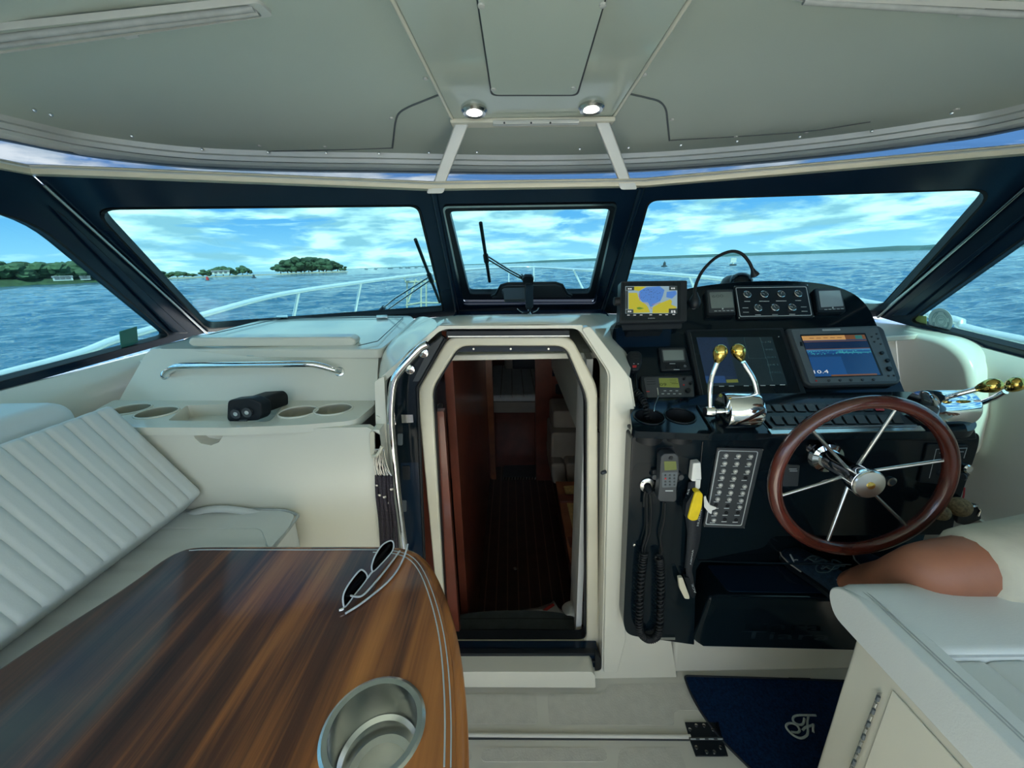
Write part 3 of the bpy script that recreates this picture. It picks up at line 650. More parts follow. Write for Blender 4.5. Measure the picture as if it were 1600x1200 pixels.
# ------------------------------------------------------------------ inside the cabin
ZC = -.38
M['cabwood'] = PM('cabin_cherry', (.16, .040, .022), .28, coat=.3, var=(7, .3))
M['cabwood2'] = PM('cabin_teak', (.26, .085, .035), .3, coat=.3, var=(9, .25))
M['quilt'] = PM('white_quilt', (.62, .62, .58), .8, var=(9, .06), bump=(60, .4))
M['cab_cush'] = PM('taupe_upholstery', (.33, .28, .22), .8, var=(9, .08), bump=(160, .3))
M['cane'] = PM('cane_panel', (.52, .33, .12), .6, var=(60, .2))
M['mat'] = PM('dark_grey_carpet', (.055, .065, .066), .9, var=(40, .15), bump=(200, .6))
M['sole'] = PM('dark_teak_sole', (.05, .022, .016), .3, coat=.2, var=(12, .3))
M['holly'] = PM('holly_strip', (.20, .12, .08), .4, var=(12, .2))
XL, XR, YE = -.205, .78, 4.4
cf = tag(box('floor_cabin', (.2, 2.78, ZC-.02), (1.7, 3.3, .04), M['sole'], smooth=False), 'dark striped teak cabin sole below the companionway', 'floor', kind='structure')
for k in range(14):
    x = -.17+k*.062; box('sole_strip', (x, 2.75, ZC+.0012), (.005, 3.3, .003), M['holly'], cf, smooth=False)
lathe('hatch_ring', [(.012, .003), (.014, .005), (.011, .006)], V((.0, 1.98, ZC)), (0, 0, 1), M['steel'], cf, n=16)
ct = [(1.14, 1.215), (1.5, 1.16), (1.9, 1.10), (2.3, .97), (3.2, .78), (YE, .60)]
def cabwall(name, label, x, y0, y1, m):
    top = [(y, z) for y, z in ct if y0 < y < y1]
    zz = lambda q: float(np.interp(q, [a for a, b in ct], [b for a, b in ct]))
    pts = [V((x, y0, ZC)), V((x, y1, ZC)), V((x, y1, zz(y1)))]+[V((x, y, z)) for y, z in reversed(top)]+[V((x, y0, zz(y0)))]
    return tag(prism(name, pts, V((.03 if x > 0 else -.03, 0, 0)), M[m], smooth=False), label, 'wall', kind='structure')
cabwall('wall_cabin', 'reddish cherry wood panelling along the cabin passage', XL, 1.34, 3.15, 'cabwood')
cabwall('wall_cabin_helm', 'pale liner on the settee side of the cabin', 1.0, 2.0, YE, 'gelm')
cabwall('wall_cabin_berth', 'dark liner beyond the open cabin door', -.6, 3.15, YE, 'cabwood')
tag(box('wall_cabin_bow', (.2, YE, .1), (1.7, .05, 1.0), M['cabwood'], smooth=False), 'dark wood bulkhead behind the berth', 'wall', kind='structure')
cc = tag(loft('ceiling_cabin', [[V((x, y, z)) for y, z in ct] for x in (-.25, 0, .31)], M['gelm'], angle=30), 'pale cabin headliner', 'ceiling', kind='structure')
loft('side_headliner', [[V((x, y, z)) for y in (1.2, 1.9, 3.2, YE)] for x, z in ((.31, 1.0), (.31, .62), (1.03, .58))], M['gelm'], cc, angle=20)
loft('berth_headliner', [[V((x, y, z)) for y, z in ((3.1, .79), (YE, .58))] for x in (-.62, -.3)], M['gelm'], cc, angle=20)
tag(box('wall_cabin_aft', (.66, 1.13, .30), (.80, .03, 1.2), M['blackm'], smooth=False), 'dark back of the helm bulkhead inside the cabin', 'wall', kind='structure')
tag(box('wall_cabin_aft_port', (-.285, 1.15, .32), (.15, .03, 1.3), M['cabwood'], smooth=False), 'back of the bulkhead behind the sliding door inside the cabin', 'wall', kind='structure')
# open cabin door and jambs at the end of the passage
cdoor = tag(prism('door_2', [P(u, v, Y=3.05) for u, v in [(672, 545), (757, 548), (769, 772), (700, 800)]], V((0, .04, 0)), M['cabwood'], smooth=False), 'reddish wood cabin door with a lever handle', 'door', kind='structure')
tube('door_handle', [P(749, 679, Y=3.03), P(752, 678, Y=3.0), P(760, 676, Y=3.0)], .009, M['steel'], cdoor)
prism('door_stile', [P(u, v, Y=3.03) for u, v in [(757, 548), (768, 548), (776, 772), (769, 774)]], V((0, .05, 0)), M['cabwood2'], cdoor, smooth=False)
jb = tag(prism('trim_7', [P(u, v, Y=3.0) for u, v in [(836, 548), (862, 548), (866, 770), (838, 760)]], V((0, .06, 0)), M['cabwood'], smooth=False), 'dark wood door post at the end of the passage', 'door post', kind='structure')
bp = prism('partition', [P(u, v, Y=3.02) for u, v in [(862, 548), (960, 548), (960, 660), (862, 700)]], V((0, .03, 0)), M['cabwood'], jb, smooth=False)
prism('wall_mirror', [P(u, v, Y=3.01) for u, v in [(863, 556), (900, 556), (900, 588), (863, 588)]], V((0, .01, 0)), M['navy'], jb)
prism('open_locker', rnd([P(u, v, Y=3.01) for u, v in [(868, 600), (898, 600), (898, 616), (868, 616)]], .02), V((0, .01, 0)), M['blackm'], jb)
# berth
bt = thing('berth', 'cabin berth with a pale quilted cover at the far end', 'bed', V((.1, 3.75, ZC)))
zb = P(800, 628, Y=3.25).z
box('berth_base', (.1, 3.8, (ZC+zb-.1)/2), (.62, 1.1, zb-.1-ZC), M['cabwood'], bt, smooth=False)
box('mattress', (.1, 3.8, zb-.02), (.64, 1.12, .16), M['quilt'], bt, bevel=.04, seg=3)
for k in range(5): tube('quilt_seam', [V((-.1+k*.1, 3.24, zb-.09)), V((-.1+k*.1, 3.25, zb+.062)), V((-.1+k*.1, 4.3, zb+.062))], .004, M['cab_cush'], bt, res=6)
prism('valance', [P(u, v, Y=3.22) for u, v in [(771, 628), (837, 628), (837, 645), (771, 645)]], V((0, .03, 0)), M['cab_cush'], bt, bevel=.005)
pil = box('pillow', (.16, 4.2, zb+.14), (.34, .12, .22), M['dgrey'], None, bevel=.05, seg=4); tag(pil, 'dark pillow leaning at the head of the berth', 'pillow')
pil2 = box('pillow', (-.02, 4.2, zb+.13), (.12, .10, .20), M['cab_cush'], None, bevel=.04, seg=4); tag(pil2, 'small striped pillow beside the dark pillow', 'pillow')
rug = tag(prism('small_rug', [P(u, v, z=ZC+.008) for u, v in [(789, 719), (838, 719), (838, 746), (786, 746)]], V((0, 0, .006)), M['dgrey']), 'grey fringed rug before the berth', 'rug')
for k in range(12): tube('fringe', [P(787+k*4.5, 746, z=ZC+.011), P(786.5+k*4.5, 749, z=ZC+.009)], .003, M['quilt'], rug, res=5)
# settee on the helm side
st = thing('cabin_settee', 'taupe cushioned settee inside the cabin', 'settee', V((.55, 2.4, ZC)))
def cush(name, pix, Y, d): prism(name, rnd(PS(pix, Y=Y), .03), V((0, d, 0)), M['cab_cush'], st, bevel=.02, seg=3)
cush('back_cushion', [(864, 643), (955, 643), (955, 676), (864, 676)], 2.6, .3); cush('back_cushion', [(861, 677), (955, 677), (955, 724), (861, 724)], 2.5, .32)
cush('seat_cushion', [(861, 725), (883, 725), (886, 757), (863, 757)], 2.4, .4); cush('seat_cushion', [(884, 725), (960, 725), (960, 757), (887, 757)], 2.38, .4)
# companion steps with cane panels
cs = thing('cabin_locker', 'dark wood locker with two cane panels beside the cabin steps', 'locker', P(895, 850, Y=1.7))
PLK = plane3(P(868, 752, Y=2.2), P(895, 890, Y=1.62), P(868, 752, Y=2.2)+V((.5, -.25, 0)))
def kp(name, pix, m, l=0, d=-.03, r=.01): prism(name, rnd(on(off(PLK, l), pix), r), PLK[1]*d, M[m], cs, bevel=.003)
kp('locker_face', [(868, 752), (960, 752), (960, 893), (893, 893)], 'cabwood2', 0, -.3); kp('cane_panel', [(880, 759), (920, 757), (922, 772), (884, 773)], 'cane', .004); kp('cane_panel', [(885, 783), (925, 782), (928, 836), (897, 836)], 'cane', .004); kp('cane_panel', [(898, 852), (930, 850), (930, 878), (903, 878)], 'cane', .004)
kp('rail', [(871, 772), (960, 771), (960, 783), (874, 783)], 'cabwood', .02, -.03, .006); kp('rail', [(886, 838), (960, 838), (960, 850), (890, 852)], 'cabwood', .02, -.03, .006); kp('rail', [(890, 878), (960, 878), (960, 894), (895, 894)], 'cabwood', .02, -.03, .006)
tw = tag(prism('hanging_towel', PS([(908, 782), (922, 775), (922, 840), (912, 842), (907, 830)], Y=1.5), V((.01, .02, 0)), M['quilt'], bevel=.006), 'white towel hanging over the cane locker', 'towel')
pw = tag(prism('wall_cabin_entry', [V((.225, 1.16, 1.12)), V((.225, 1.16, -.2)), V((.25, 1.45, -.2)), V((.25, 1.45, 1.12))], V((.02, 0, 0)), M['quilt'], smooth=False), 'pale fabric liner just inside the companionway', 'wall', kind='structure')
# entry step
sp = thing('entry_step', 'curved dark carpeted step just inside the companionway', 'step', P(810, 980, z=0))
tp = spline(PS([(706, 1003), (712, 966), (735, 957), (790, 953), (850, 954), (890, 960), (905, 972), (912, 1003)], z=.02), 5)
prism('tread', tp, V((0, 0, -.03)), M['mat'], sp, bevel=.004); prism('riser', [p-V((0, 0, .03)) for p in tp], V((0, 0, -.34)), M['cabwood2'], sp)
prism('nosing', PS([(704, 993), (913, 993), (914, 1005), (703, 1005)], Y=1.12), V((0, .02, 0)), M['navy'], sp, bevel=.003)
for v in (967, 984): tube('tread_groove', PS([(716, v), (806, v-1), (900, v)], z=.0205), .0015, M['rubber'], sp, res=6)
cl = PS([(866, 952), (868, 944), (872, 940), (878, 950), (880, 956)], Y=1.4)
lc = tag(loft('striped_cloth', [PS([(815, 953), (840, 950), (860, 943), (865, 939), (872, 950), (880, 956)], Y=1.45), PS([(815, 957), (845, 956), (862, 957), (870, 958), (876, 958), (882, 960)], Y=1.36)], M['quilt'], solid=.004), 'white cloth with a red stripe lying on the entry step', 'cloth')
prism('red_stripe', PS([(848, 953), (864, 943), (867, 946), (852, 956)], Y=1.385), V((0, .002, 0)), M['red'], lc)
lc2 = tag(loft('crumpled_towel', [PS([(876, 950), (882, 941), (895, 937), (905, 938), (916, 939)], Y=1.34), PS([(880, 957), (888, 948), (897, 946), (906, 950), (917, 952)], Y=1.27), PS([(884, 962), (892, 962), (900, 966), (908, 974), (917, 986)], Y=1.22)], M['quilt'], solid=.006, sub=2), 'crumpled white towel at the edge of the entry step', 'towel')
# cream grab panel and handle at the near edge of the opening
cp = tag(prism('end_panel', rnd(PS([(678, 894), (700, 894), (710, 903), (708, 950), (701, 970), (686, 970)], Y=1.28), .01), V((0, .03, 0)), M['cab_cush'], bevel=.004), 'rounded beige upholstered end panel inside the companionway', 'panel')
dh = thing('grab_rail', 'short curved chrome grab rail inside the companionway', 'handle', P(695, 770, Y=1.25))
tube('handle_bar', spline(PS([(675, 742), (684, 746), (695, 757), (701, 778), (699, 795), (690, 800)], Y=1.25), 5), .009, M['chrome'], dh, res=12)
wb = tag(prism('wood_end_wall', PS([(674, 622), (684, 640), (690, 800), (700, 960), (680, 960)], Y=1.30), V((0, .03, 0)), M['cabwood2'], bevel=.003), 'orange brown wood edge just inside the companionway', 'panel')
rd = thing('cabin_radio', 'small dark stereo unit on the cabin side wall', 'stereo', P(682, 660, Y=1.22))
prism('body', rnd(PS([(672, 652), (683, 636), (689, 637), (690, 662), (675, 690)], Y=1.22), .004), V((0, .04, 0)), M['blackm'], rd, bevel=.002); prism('face', PS([(673, 654), (683, 639), (684, 643), (674, 660)], Y=1.218), V((0, .003, 0)), M['grey'], rd)

# ================================================================== SETTEE SIDE
ZL = 1.004; YC = .97
cab = thing('storage_cabinet', 'white moulded cabinet with cup holder ledge and sloping lid beside the settee', 'cabinet', V((-.8, 1.2, 0)))
xr = P(590, 650, Y=YC).x; xl = -1.30
hm = [P(u, v, Y=YC) for u, v in [(301, 674), (304, 684), (314, 693), (330, 696), (342, 691), (348, 682), (350, 672)]]
v_, f_ = gholed([V((xl, YC, 0)), V((xr-.02, YC, 0)), V((xr-.004, YC, .1)), V((xr, YC, .97)), V((xr-.03, YC, ZL-.012)), V((xl, YC, ZL-.012))], [hm], V((0, .02, 0)))
mb = MB().add((v_, f_)); mb.add(gloft([hm, [p+V((0, .03, .004)) for p in hm], [p.lerp(sum(hm, V())/len(hm), .9)+V((0, .045, .01)) for p in hm]], True))
mb.build('front_panel', M['gel'], cab, angle=40)
prism('end_panel', rnd([V((xr, YC, 0)), V((xr, YC, ZL-.02)), V((xr, 1.20, ZL-.02)), V((xr, 1.20, 0))], .004), V((-.02, 0, 0)), M['gel'], cab)
# ledge with wells
lo = rnd(PS([(150, 640), (178, 625), (583, 622), (586, 632), (556, 657), (470, 664), (354, 668.5), (222, 668), (150, 664)], z=ZL), [.01, .01, .01, .02, .03, .01, .01, .01, .01], 5)
cups = [P(u, v, z=ZL) for u, v in [(203, 640), (245, 645), (466, 644), (521, 640)]]
holes = [ell(c, V((.050, 0, 0)), V((0, .046, 0))) for c in cups]
well = rnd(PS([(262, 657), (292, 633), (446, 630), (421, 659)], z=ZL), .012, 4)
v_, f_ = gholed(lo, holes+[well], V((0, 0, -.022))); ld = mesh('ledge', v_, f_, M['gel'], cab, bevel=.003)
for c, h in zip(cups, holes):
    loft('cup_well', [h, [p-V((0, 0, .07)) for p in h], [c+(p-c)*.02-V((0, 0, .072)) for p in h]], M['cream'], cab, closed=True); tube('cup_rim', [c+(p-c)*1.04+V((0, 0, .001)) for p in h], .003, M['gel'], cab, closed=True, res=8)
wc = sum(well, V())/len(well); loft('tray_well', [well, [wc+(p-wc)*.96-V((0, 0, .035)) for p in well], [wc+(p-wc)*.02-V((0, 0, .036)) for p in well]], M['gel'], cab, closed=True)
# sloping panel, lid
PU = plane3(P(400, 626, z=ZL), P(500, 626, z=ZL), P(400, 545, Y=1.24))
prism('sloping_panel', rnd(on(PU, [(186, 626), (232, 545), (592, 545), (588, 626)]), [.002, .03, .03, .002], 5), V((0, .03, 0)), M['gel'], cab, bevel=.004)
prism('finger_notch', on(off(PU, .002), [(384, 557), (389, 545), (431, 544), (425, 557)]), V((0, .01, 0)), M['gelm'], cab, bevel=.003)
lidpix = [(229, 545, 1.155), (432, 494, 1.18), (642, 493, 1.18), (650, 500, 1.178), (596, 546, 1.155)]
lidp = [P(u, v, z=z) for u, v, z in lidpix]
lidz = lidp[0].z
prism('lid', rnd(lidp, [.02, .05, .03, .03, .03], 4), V((0, 0, -.03)), M['gel'], cab, bevel=.006, seg=3)
prism('lid_lip', rnd(PS([(296, 528), (548, 527), (556, 533), (554, 541), (545, 543), (300, 542), (292, 536)], Y=1.255), .008, 4), V((0, .05, .004)), M['gel'], cab, bevel=.008, seg=3)
ringp = [(345, 523), (432, 503), (505, 501), (470, 520)]
tube('lid_outline', [P(u, v, z=1.1605+(545-v)/55*.025) for u, v in [(250, 540), (440, 497), (630, 496), (590, 533), (560, 540)]], .0015, M['grey'], cab, res=6)
for u in (441, 597): prism('lid_hinge', [P(u+a, v, z=1.184) for a, v in ((-9, 494), (8, 493), (9, 496.5), (-9, 497))], V((0, 0, .004)), M['steel'], cab, bevel=.001)
# rounded shoulder beside the companionway
A = [P(586, 652, Y=1.0), P(588, 624, Y=1.16), P(592, 585, Y=1.2), P(596, 552, z=1.15), P(612, 532, z=1.16), P(630, 513, z=1.17), P(647, 499, z=1.178)]
B = [P(597, 680, Y=1.03), P(598, 640, Y=1.032), P(597, 603, Y=1.032), P(606, 588, Y=1.033), P(622, 572, Y=1.034), P(652, 543, Y=1.034), P(688, 513, Y=1.034)]
Mid = [a.lerp(b, .5)+V((.012, 0, .02)) for a, b in zip(A, B)]; Q1 = [a.lerp(m, .5)+V((.0, 0, .008)) for a, m in zip(A, Mid)]; Q3 = [b.lerp(m, .5)+V((.01, 0, .008)) for b, m in zip(B, Mid)]
loft('shoulder', [A, Q1, Mid, Q3, B], M['gel'], cab, sub=1, angle=180)
prism('corner_post', rnd(PS([(585, 596), (600, 588), (606, 700), (614, 880), (594, 880), (588, 700)], Y=1.012), .006, 3), V((0, .02, 0)), M['gel'], cab, bevel=.004)
# chrome grab bar on the sloping panel
gb = thing('grab_bar', 'long bent chrome grab bar on the sloping cabinet panel', 'grab rail', P(400, 570, pl=PU))
tube('bar', spline([P(259, 586, pl=off(PU, .004)), P(264, 579, pl=off(PU, .022)), P(278, 573, pl=off(PU, .042)), P(310, 571.5, pl=off(PU, .047)), P(400, 570, pl=off(PU, .047)), P(475, 569, pl=off(PU, .047)), P(497, 571, pl=off(PU, .04)), P(518, 577, pl=off(PU, .022)), P(531, 581, pl=off(PU, .004))], 6), .0105, M['chrome'], gb, res=14)
for u, v in [(259, 586), (531, 581)]: lathe('foot', [(.016, 0), (.015, .004), (.011, .006)], P(u, v, pl=PU), PU[1], M['chrome'], gb, n=18)
# twin-lens spotlight
fl_ = thing('spotlight', 'black handheld spotlight with two round lenses on the cabinet ledge', 'flashlight', P(388, 658, z=ZL-.03))
c = P(382, 645, Y=1.0)
def fbox(pix, Y, d, name, m, bev=.006): prism(name, rnd(PS(pix, Y=Y), .008, 4), V((d*.42, d, 0)), M[m], fl_, bevel=bev, seg=3)
fbox([(355, 629), (358, 625), (390, 622), (407, 630), (409, 650), (403, 657), (359, 660), (354, 655)], 1.01, .028, 'head', 'blackm')
fbox([(361, 628), (395, 626), (402, 633), (403, 650), (362, 655)], 1.035, .09, 'body', 'rubber')
for u, v in [(369.5, 646), (387, 644)]:
    lathe('lens_ring', [(.0135, -.002), (.0135, .005), (.011, .005)], P(u, v, Y=1.008), (0, -1, 0), M['dgrey'], fl_, n=20); lathe('lens', [(.0112, .0), (.0112, .0035), (.004, .0055)], P(u, v, Y=1.008), (0, -1, 0), M['chrome'], fl_, n=20)
prism('switch', rnd(PS([(372, 657), (386, 656), (384, 661), (375, 662)], Y=1.006), .003), V((0, .006, 0)), M['grey'], fl_)
# settee
st_ = thing('settee', 'white vinyl settee with pleated backrest along the side', 'settee', V((-.9, .3, 0)))
box('seat_base', (-.96, .06, .31), (.66, 1.78, .62), M['gel'], st_, bevel=.02)
def pleated(name, y0, y1, prof_fn, parent, step=.038, depth=.005, n=6, face=()):
    rows = []; k = max(2, round((y1-y0)/step)*n)
    for i in range(k+1):
        y = y0+(y1-y0)*i/k; ph = (i % n)/n; b = -depth*(1-min(1, min(ph, 1-ph)*5))**2 if True else 0
        rows.append(prof_fn(y, b))
    v, f = gloft(rows, True); m = len(rows[0]); f += [list(range(m)), [len(v)-m+i for i in range(m)][::-1]]
    return mesh(name, v, f, M['vinyl'], parent, angle=50)
def rprof(corners, r, n=4): return [(p.x, p.z) for p in rnd([V((a, 0, b)) for a, b in corners], r, n)]
# backrest: top edge X=-1.02 z=1.07, bottom edge X=-.85 z=.815
bn = V((.255, 0, .17)).normalized()
def bprof(y, b):
    q = rprof([(-1.02+.0, 1.075), (-.848, .818), (-.93, .745), (-1.12, 1.02)], .016); out = []
    for x, z in q:
        d = (x+1.02)*bn.x+(z-1.075)*bn.z
        out.append(V((x, y, z))+(bn*b if d > -.03 else V()))
    return out
pleated('backrest', -.80, .955, bprof, st_)
def sprof(y, b):
    return [V((x, y, z+(b if z > .74 and x > -1.05 else 0))) for x, z in rprof([(-1.28, .75), (-.59, .75), (-.59, .62), (-1.28, .62)], .03)]
pleated('seat_cushion', -.80, .90, sprof, st_, step=.075, depth=.005)
prism('seat_end', rnd([V((-1.28, .90, .752)), V((-1.28, .968, .752)), V((-.68, .968, .752)), V((-.60, .94, .752)), V((-.586, .88, .752)), V((-.59, .80, .752)), V((-.66, .88, .752))], .02), V((0, 0, -.12)), M['vinyl'], st_, bevel=.015, seg=4)
ub = tag(box('bolster_cushion', (-1.19, .40, .99), (.20, 1.10, .21), M['vinyl'], bevel=.045, seg=5), 'plain white vinyl bolster behind the pleated backrest', 'cushion')
tube('piping', [V((-1.115, -.1, 1.085)), V((-1.115, .4, 1.088)), V((-1.12, .9, 1.085))], .003, M['stitch'], ub, res=6)
strap = spline(PS([(262, 812), (300, 797), (335, 790), (375, 792), (410, 800), (446, 818)], Y=.955), 4)
loft('cover_strap', [strap, [p+V((0, -.012, -.014)) for p in strap]], M['vinyl'], st_, solid=.003)
tube('seat_piping', spline([V((-1.1, .962, .752)), V((-.72, .964, .752)), V((-.61, .945, .751)), V((-.585, .88, .750)), V((-.585, .5, .748))], 5), .004, M['stitch'], st_, res=6)
# ------------------------------------------------------------------ table
ZT = .82
def wood_table():
    m = bpy.data.materials.new('table_veneer'); m.use_nodes = True; nt = m.node_tree; b = nt.nodes['Principled BSDF']; N = nt.nodes.new; L = nt.links.new
    tc = N('ShaderNodeTexCoord'); mp = N('ShaderNodeMapping'); mp.inputs['Scale'].default_value = (16, 1.0, 1); L(tc.outputs['Object'], mp.inputs[0])
    n1 = N('ShaderNodeTexNoise'); n1.inputs['Scale'].default_value = 1; n1.inputs['Detail'].default_value = 3; n1.inputs['Distortion'].default_value = .4; L(mp.outputs[0], n1.inputs['Vector'])
    m2 = N('ShaderNodeMapping'); m2.inputs['Scale'].default_value = (160, 4, 1); L(tc.outputs['Object'], m2.inputs[0])
    n2 = N('ShaderNodeTexNoise'); n2.inputs['Scale'].default_value = 1; n2.inputs['Detail'].default_value = 5; n2.inputs['Roughness'].default_value = .7; L(m2.outputs[0], n2.inputs['Vector'])
    sx = N('ShaderNodeSeparateXYZ'); L(tc.outputs['Object'], sx.inputs[0])
    a1 = N('ShaderNodeMath'); a1.operation = 'MULTIPLY_ADD'; L(sx.outputs[0], a1.inputs[0]); a1.inputs[1].default_value = .42; a1.inputs[2].default_value = -.02
    a2 = N('ShaderNodeMath'); a2.operation = 'ADD'; L(a1.outputs[0], a2.inputs[0]); L(n1.outputs['Fac'], a2.inputs[1])
    a3 = N('ShaderNodeMath'); a3.operation = 'MULTIPLY_ADD'; L(n2.outputs['Fac'], a3.inputs[0]); a3.inputs[1].default_value = .30; a3.inputs[2].default_value = -.15
    a4 = N('ShaderNodeMath'); a4.operation = 'ADD'; L(a2.outputs[0], a4.inputs[0]); L(a3.outputs[0], a4.inputs[1])
    r = N('ShaderNodeValToRGB'); e = r.color_ramp.elements; e[0].position = .25; e[0].color = (.030, .010, .006, 1); e[1].position = .80; e[1].color = (.52, .19, .046, 1)
    k = e.new(.42); k.color = (.095, .030, .013, 1); k = e.new(.56); k.color = (.29, .098, .026, 1)
    L(a4.outputs[0], r.inputs[0]); L(r.outputs[0], b.inputs['Base Color']); b.inputs['Roughness'].default_value = .40; b.inputs['Specular IOR Level'].default_value = .35; b.inputs['Coat Weight'].default_value = .45; b.inputs['Coat Roughness'].default_value = .10
    return m
M['veneer'] = wood_table()
tb = thing('dining_table', 'glossy dark wood table with rounded corners and a steel cup holder', 'table', V((-.45, .2, 0)))
tpix = [(0, 1047), (60, 1007), (120, 968), (180, 930), (225, 899), (256, 876), (282, 862), (310, 857), (400, 856.5), (500, 856.5), (590, 856.5), (628, 860), (650, 870), (667, 892), (683, 930), (696, 975), (704, 1020), (709, 1070), (712, 1130), (712, 1200)]
tout = spline(PS(tpix, z=ZT), 3); tout += [V((-.058, .12, ZT)), V((-.08, .04, ZT)), V((-.78, .04, ZT)), V((-.80, .12, ZT))]
cupc = P(584, 1138, z=ZT); RC = .0625
v_, f_ = gholed(tout, [ell(cupc, V((RC, 0, 0)), V((0, RC, 0)), 40)], V((0, 0, -.034))); mesh('top', v_, f_, M['veneer'], tb, angle=40, bevel=.006, seg=3)
tube('edge_moulding', [p+V((0, 0, -.017))+(p-V((-.45, .35, ZT))).normalized()*.001 for p in tout], .015, M['veneer'], tb, closed=True, res=12)
ic = V((-.45, .35, ZT)); highlight_pts = [p+(ic-p).normalized()*.014+V((0, 0, .0004)) for p in tout[30:58]]
tube('edge_highlight', highlight_pts, .0012, M['line'], tb, res=6); tube('edge_highlight', [p+(ic-p).normalized()*.006+V((0, 0, .0004)) for p in tout[20:58]], .0010, M['line'], tb, res=6)  # reflections along the table edge, painted as two thin pale lines
lathe('cup_holder', [(.066, 0), (.067, .002), (.063, .004), (.056, .003), (.0545, -.02), (.0535, -.055), (.048, -.060), (.047, -.066), (.046, -.085), (.036, -.088), (.034, -.083), (.001, -.083)], cupc, (0, 0, 1), M['steel'], tb, n=48, angle=25, cap=False)
lathe('pedestal', [(.16, 0), (.15, .012), (.05, .03), (.035, .05), (.035, .70), (.09, .78), (.10, .786)], V((-.45, .30, 0)), (0, 0, 1), M['steel'], tb, n=32)
# ------------------------------------------------------------------ sunglasses
sg = thing('sunglasses', 'clear framed sunglasses with dark lenses lying on the wood table', 'sunglasses', P(575, 905, z=ZT))
def c7(x, y): return (500+x/6.668, 820+y/6.668)
M['acetate'] = PM('clear_acetate', (.62, .66, .68), .12, coat=.4, spec=.6, var=(60, .15))
ga = P(*c7(250, 880), z=ZT+.004); gb_ = P(*c7(770, 285), z=ZT+.004)
gn = (gb_-ga).cross(V((-.18, .16, 1))).normalized(); PG = (ga, gn if gn.dot(CAM-ga) > 0 else -gn)
la = [c7(*q) for q in [(735, 165), (765, 195), (755, 268), (700, 340), (640, 405), (565, 480), (540, 468), (545, 400), (585, 300), (655, 205)]]
lb = [c7(*q) for q in [(440, 470), (480, 505), (490, 555), (440, 630), (360, 730), (285, 830), (250, 850), (240, 745), (285, 640), (360, 535), (410, 480)]]
for L_ in (la, lb):
    pts = spline([P(u, v, pl=PG) for u, v in L_], 4, True)
    tube('rim', pts, .0016, M['acetate'], sg, closed=True, res=8); prism('lens', pts, PG[1]*-.0012, M['lens'], sg)
tube('bridge', spline([P(*c7(*q), pl=off(PG, .001)) for q in [(490, 560), (520, 520), (545, 490)]], 4), .0018, M['acetate'], sg, res=8)
tube('temple', spline([P(*c7(*q), z=ZT+h) for q, h in [((245, 745), .012), ((300, 735), .012), ((390, 750), .010), ((450, 730), .009), ((530, 650), .008), ((660, 500), .006), ((830, 275), .004)]], 5), .0020, M['acetate'], sg, res=8, flat=1.6)
tube('temple', spline([P(*c7(*q), z=ZT+h) for q, h in [((262, 925), .004), ((400, 840), .004), ((560, 720), .004), ((700, 600), .004), ((790, 495), .004), ((850, 390), .005), ((895, 280), .008), ((912, 205), .012)]], 5), .0020, M['acetate'], sg, res=8, flat=1.6)
lathe('hinge', [(.003, -.004), (.0035, 0), (.003, .004)], P(*c7(225, 880), z=ZT+.006), (1, .5, 0), M['chrome'], sg, n=10)
# ------------------------------------------------------------------ bungee cords on a hook
hk = thing('wall_hook', 'cream plastic hook on the cabinet corner', 'hook', P(585, 700, Y=.965))
prism('back_plate', rnd(PS([(578, 676), (582, 672), (586, 676), (587, 712), (583, 716), (580, 712)], Y=.968), .004), V((0, -.005, 0)), M['cream'], hk, bevel=.001)
tube('peg', spline([P(583, 712, Y=.962), P(588, 712, Y=.945), P(594, 704, Y=.94), P(597, 697, Y=.94)], 4), .0045, M['cream'], hk)
M['bung'] = PM('braided_cord', (.022, .016, .024), .7, var=(260, .9), bump=(300, .8))
for i, (u0, u1, u2, w) in enumerate([(586, 588, 597, 858), (589, 594, 604, 862), (591, 599, 608, 856), (593, 604, 613, 860), (596, 610, 620, 858), (588, 592, 600, 850)]):
    b = thing('bungee_cord', 'dark red-flecked bungee cord with steel hook in the bundle hanging from the cream hook', 'bungee cord', P(u0, 705, Y=.95), 'bungee cords on the hook')
    Yk = .955-.004*(i % 3)
    hook = PS([(u0-1, 708), (u0+1, 702), (u0+4, 704), (u0+5, 712), ((u0*.4+u1*.6)+3, 735), (u1+3, 744), (u1, 742), ((u0*.5+u1*.5)-2, 728), (u0-1, 710)], Y=Yk)
    tube('hook', spline(hook, 3), .0014, M['steel'], b, res=7)
    tube('cord', spline(PS([(u1+1, 743), (u1+2+(i % 2)*2, 775), ((u1+u2)/2+2, 815), (u2, w)], Y=Yk), 5), .0058, M['bung'], b, res=9)
    lathe('clip', [(.0068, -.003), (.0072, 0), (.0068, .003)], P(u1+2, 757+(i*9) % 30, Y=Yk), (0, 0, 1), M['steel'], b, n=10)

# ================================================================== HELM
PD = plane3(V((0, 1.11, 1.03)), V((1, 1.11, 1.03)), V((0, 1.36, 1.33)))     # sloping dash face
PSH = plane3(V((0, .93, .995)), V((1, .93, .995)), V((0, 1.11, 1.03)))       # shelf
YP = .965                                                                   # lower panel
UPD = V((0, .25, .30)).normalized()
hc = thing('helm_console', 'glossy black helm console with instrument pod and footrest box', 'console', V((.85, 1.05, 0)))
pod = [(958, 620), (957, 512), (975, 492), (1020, 466), (1078, 449), (1150, 440), (1240, 438), (1300, 445), (1335, 458), (1356, 478), (1368, 503), (1416, 618)]
prism('instrument_pod', rnd(on(PD, pod), [.001, .03, .03, .05, .1, .1, .1, .06, .05, .05, .05, .001], 5), V((0, .34, -.12)), M['black'], hc, bevel=.012, seg=4)
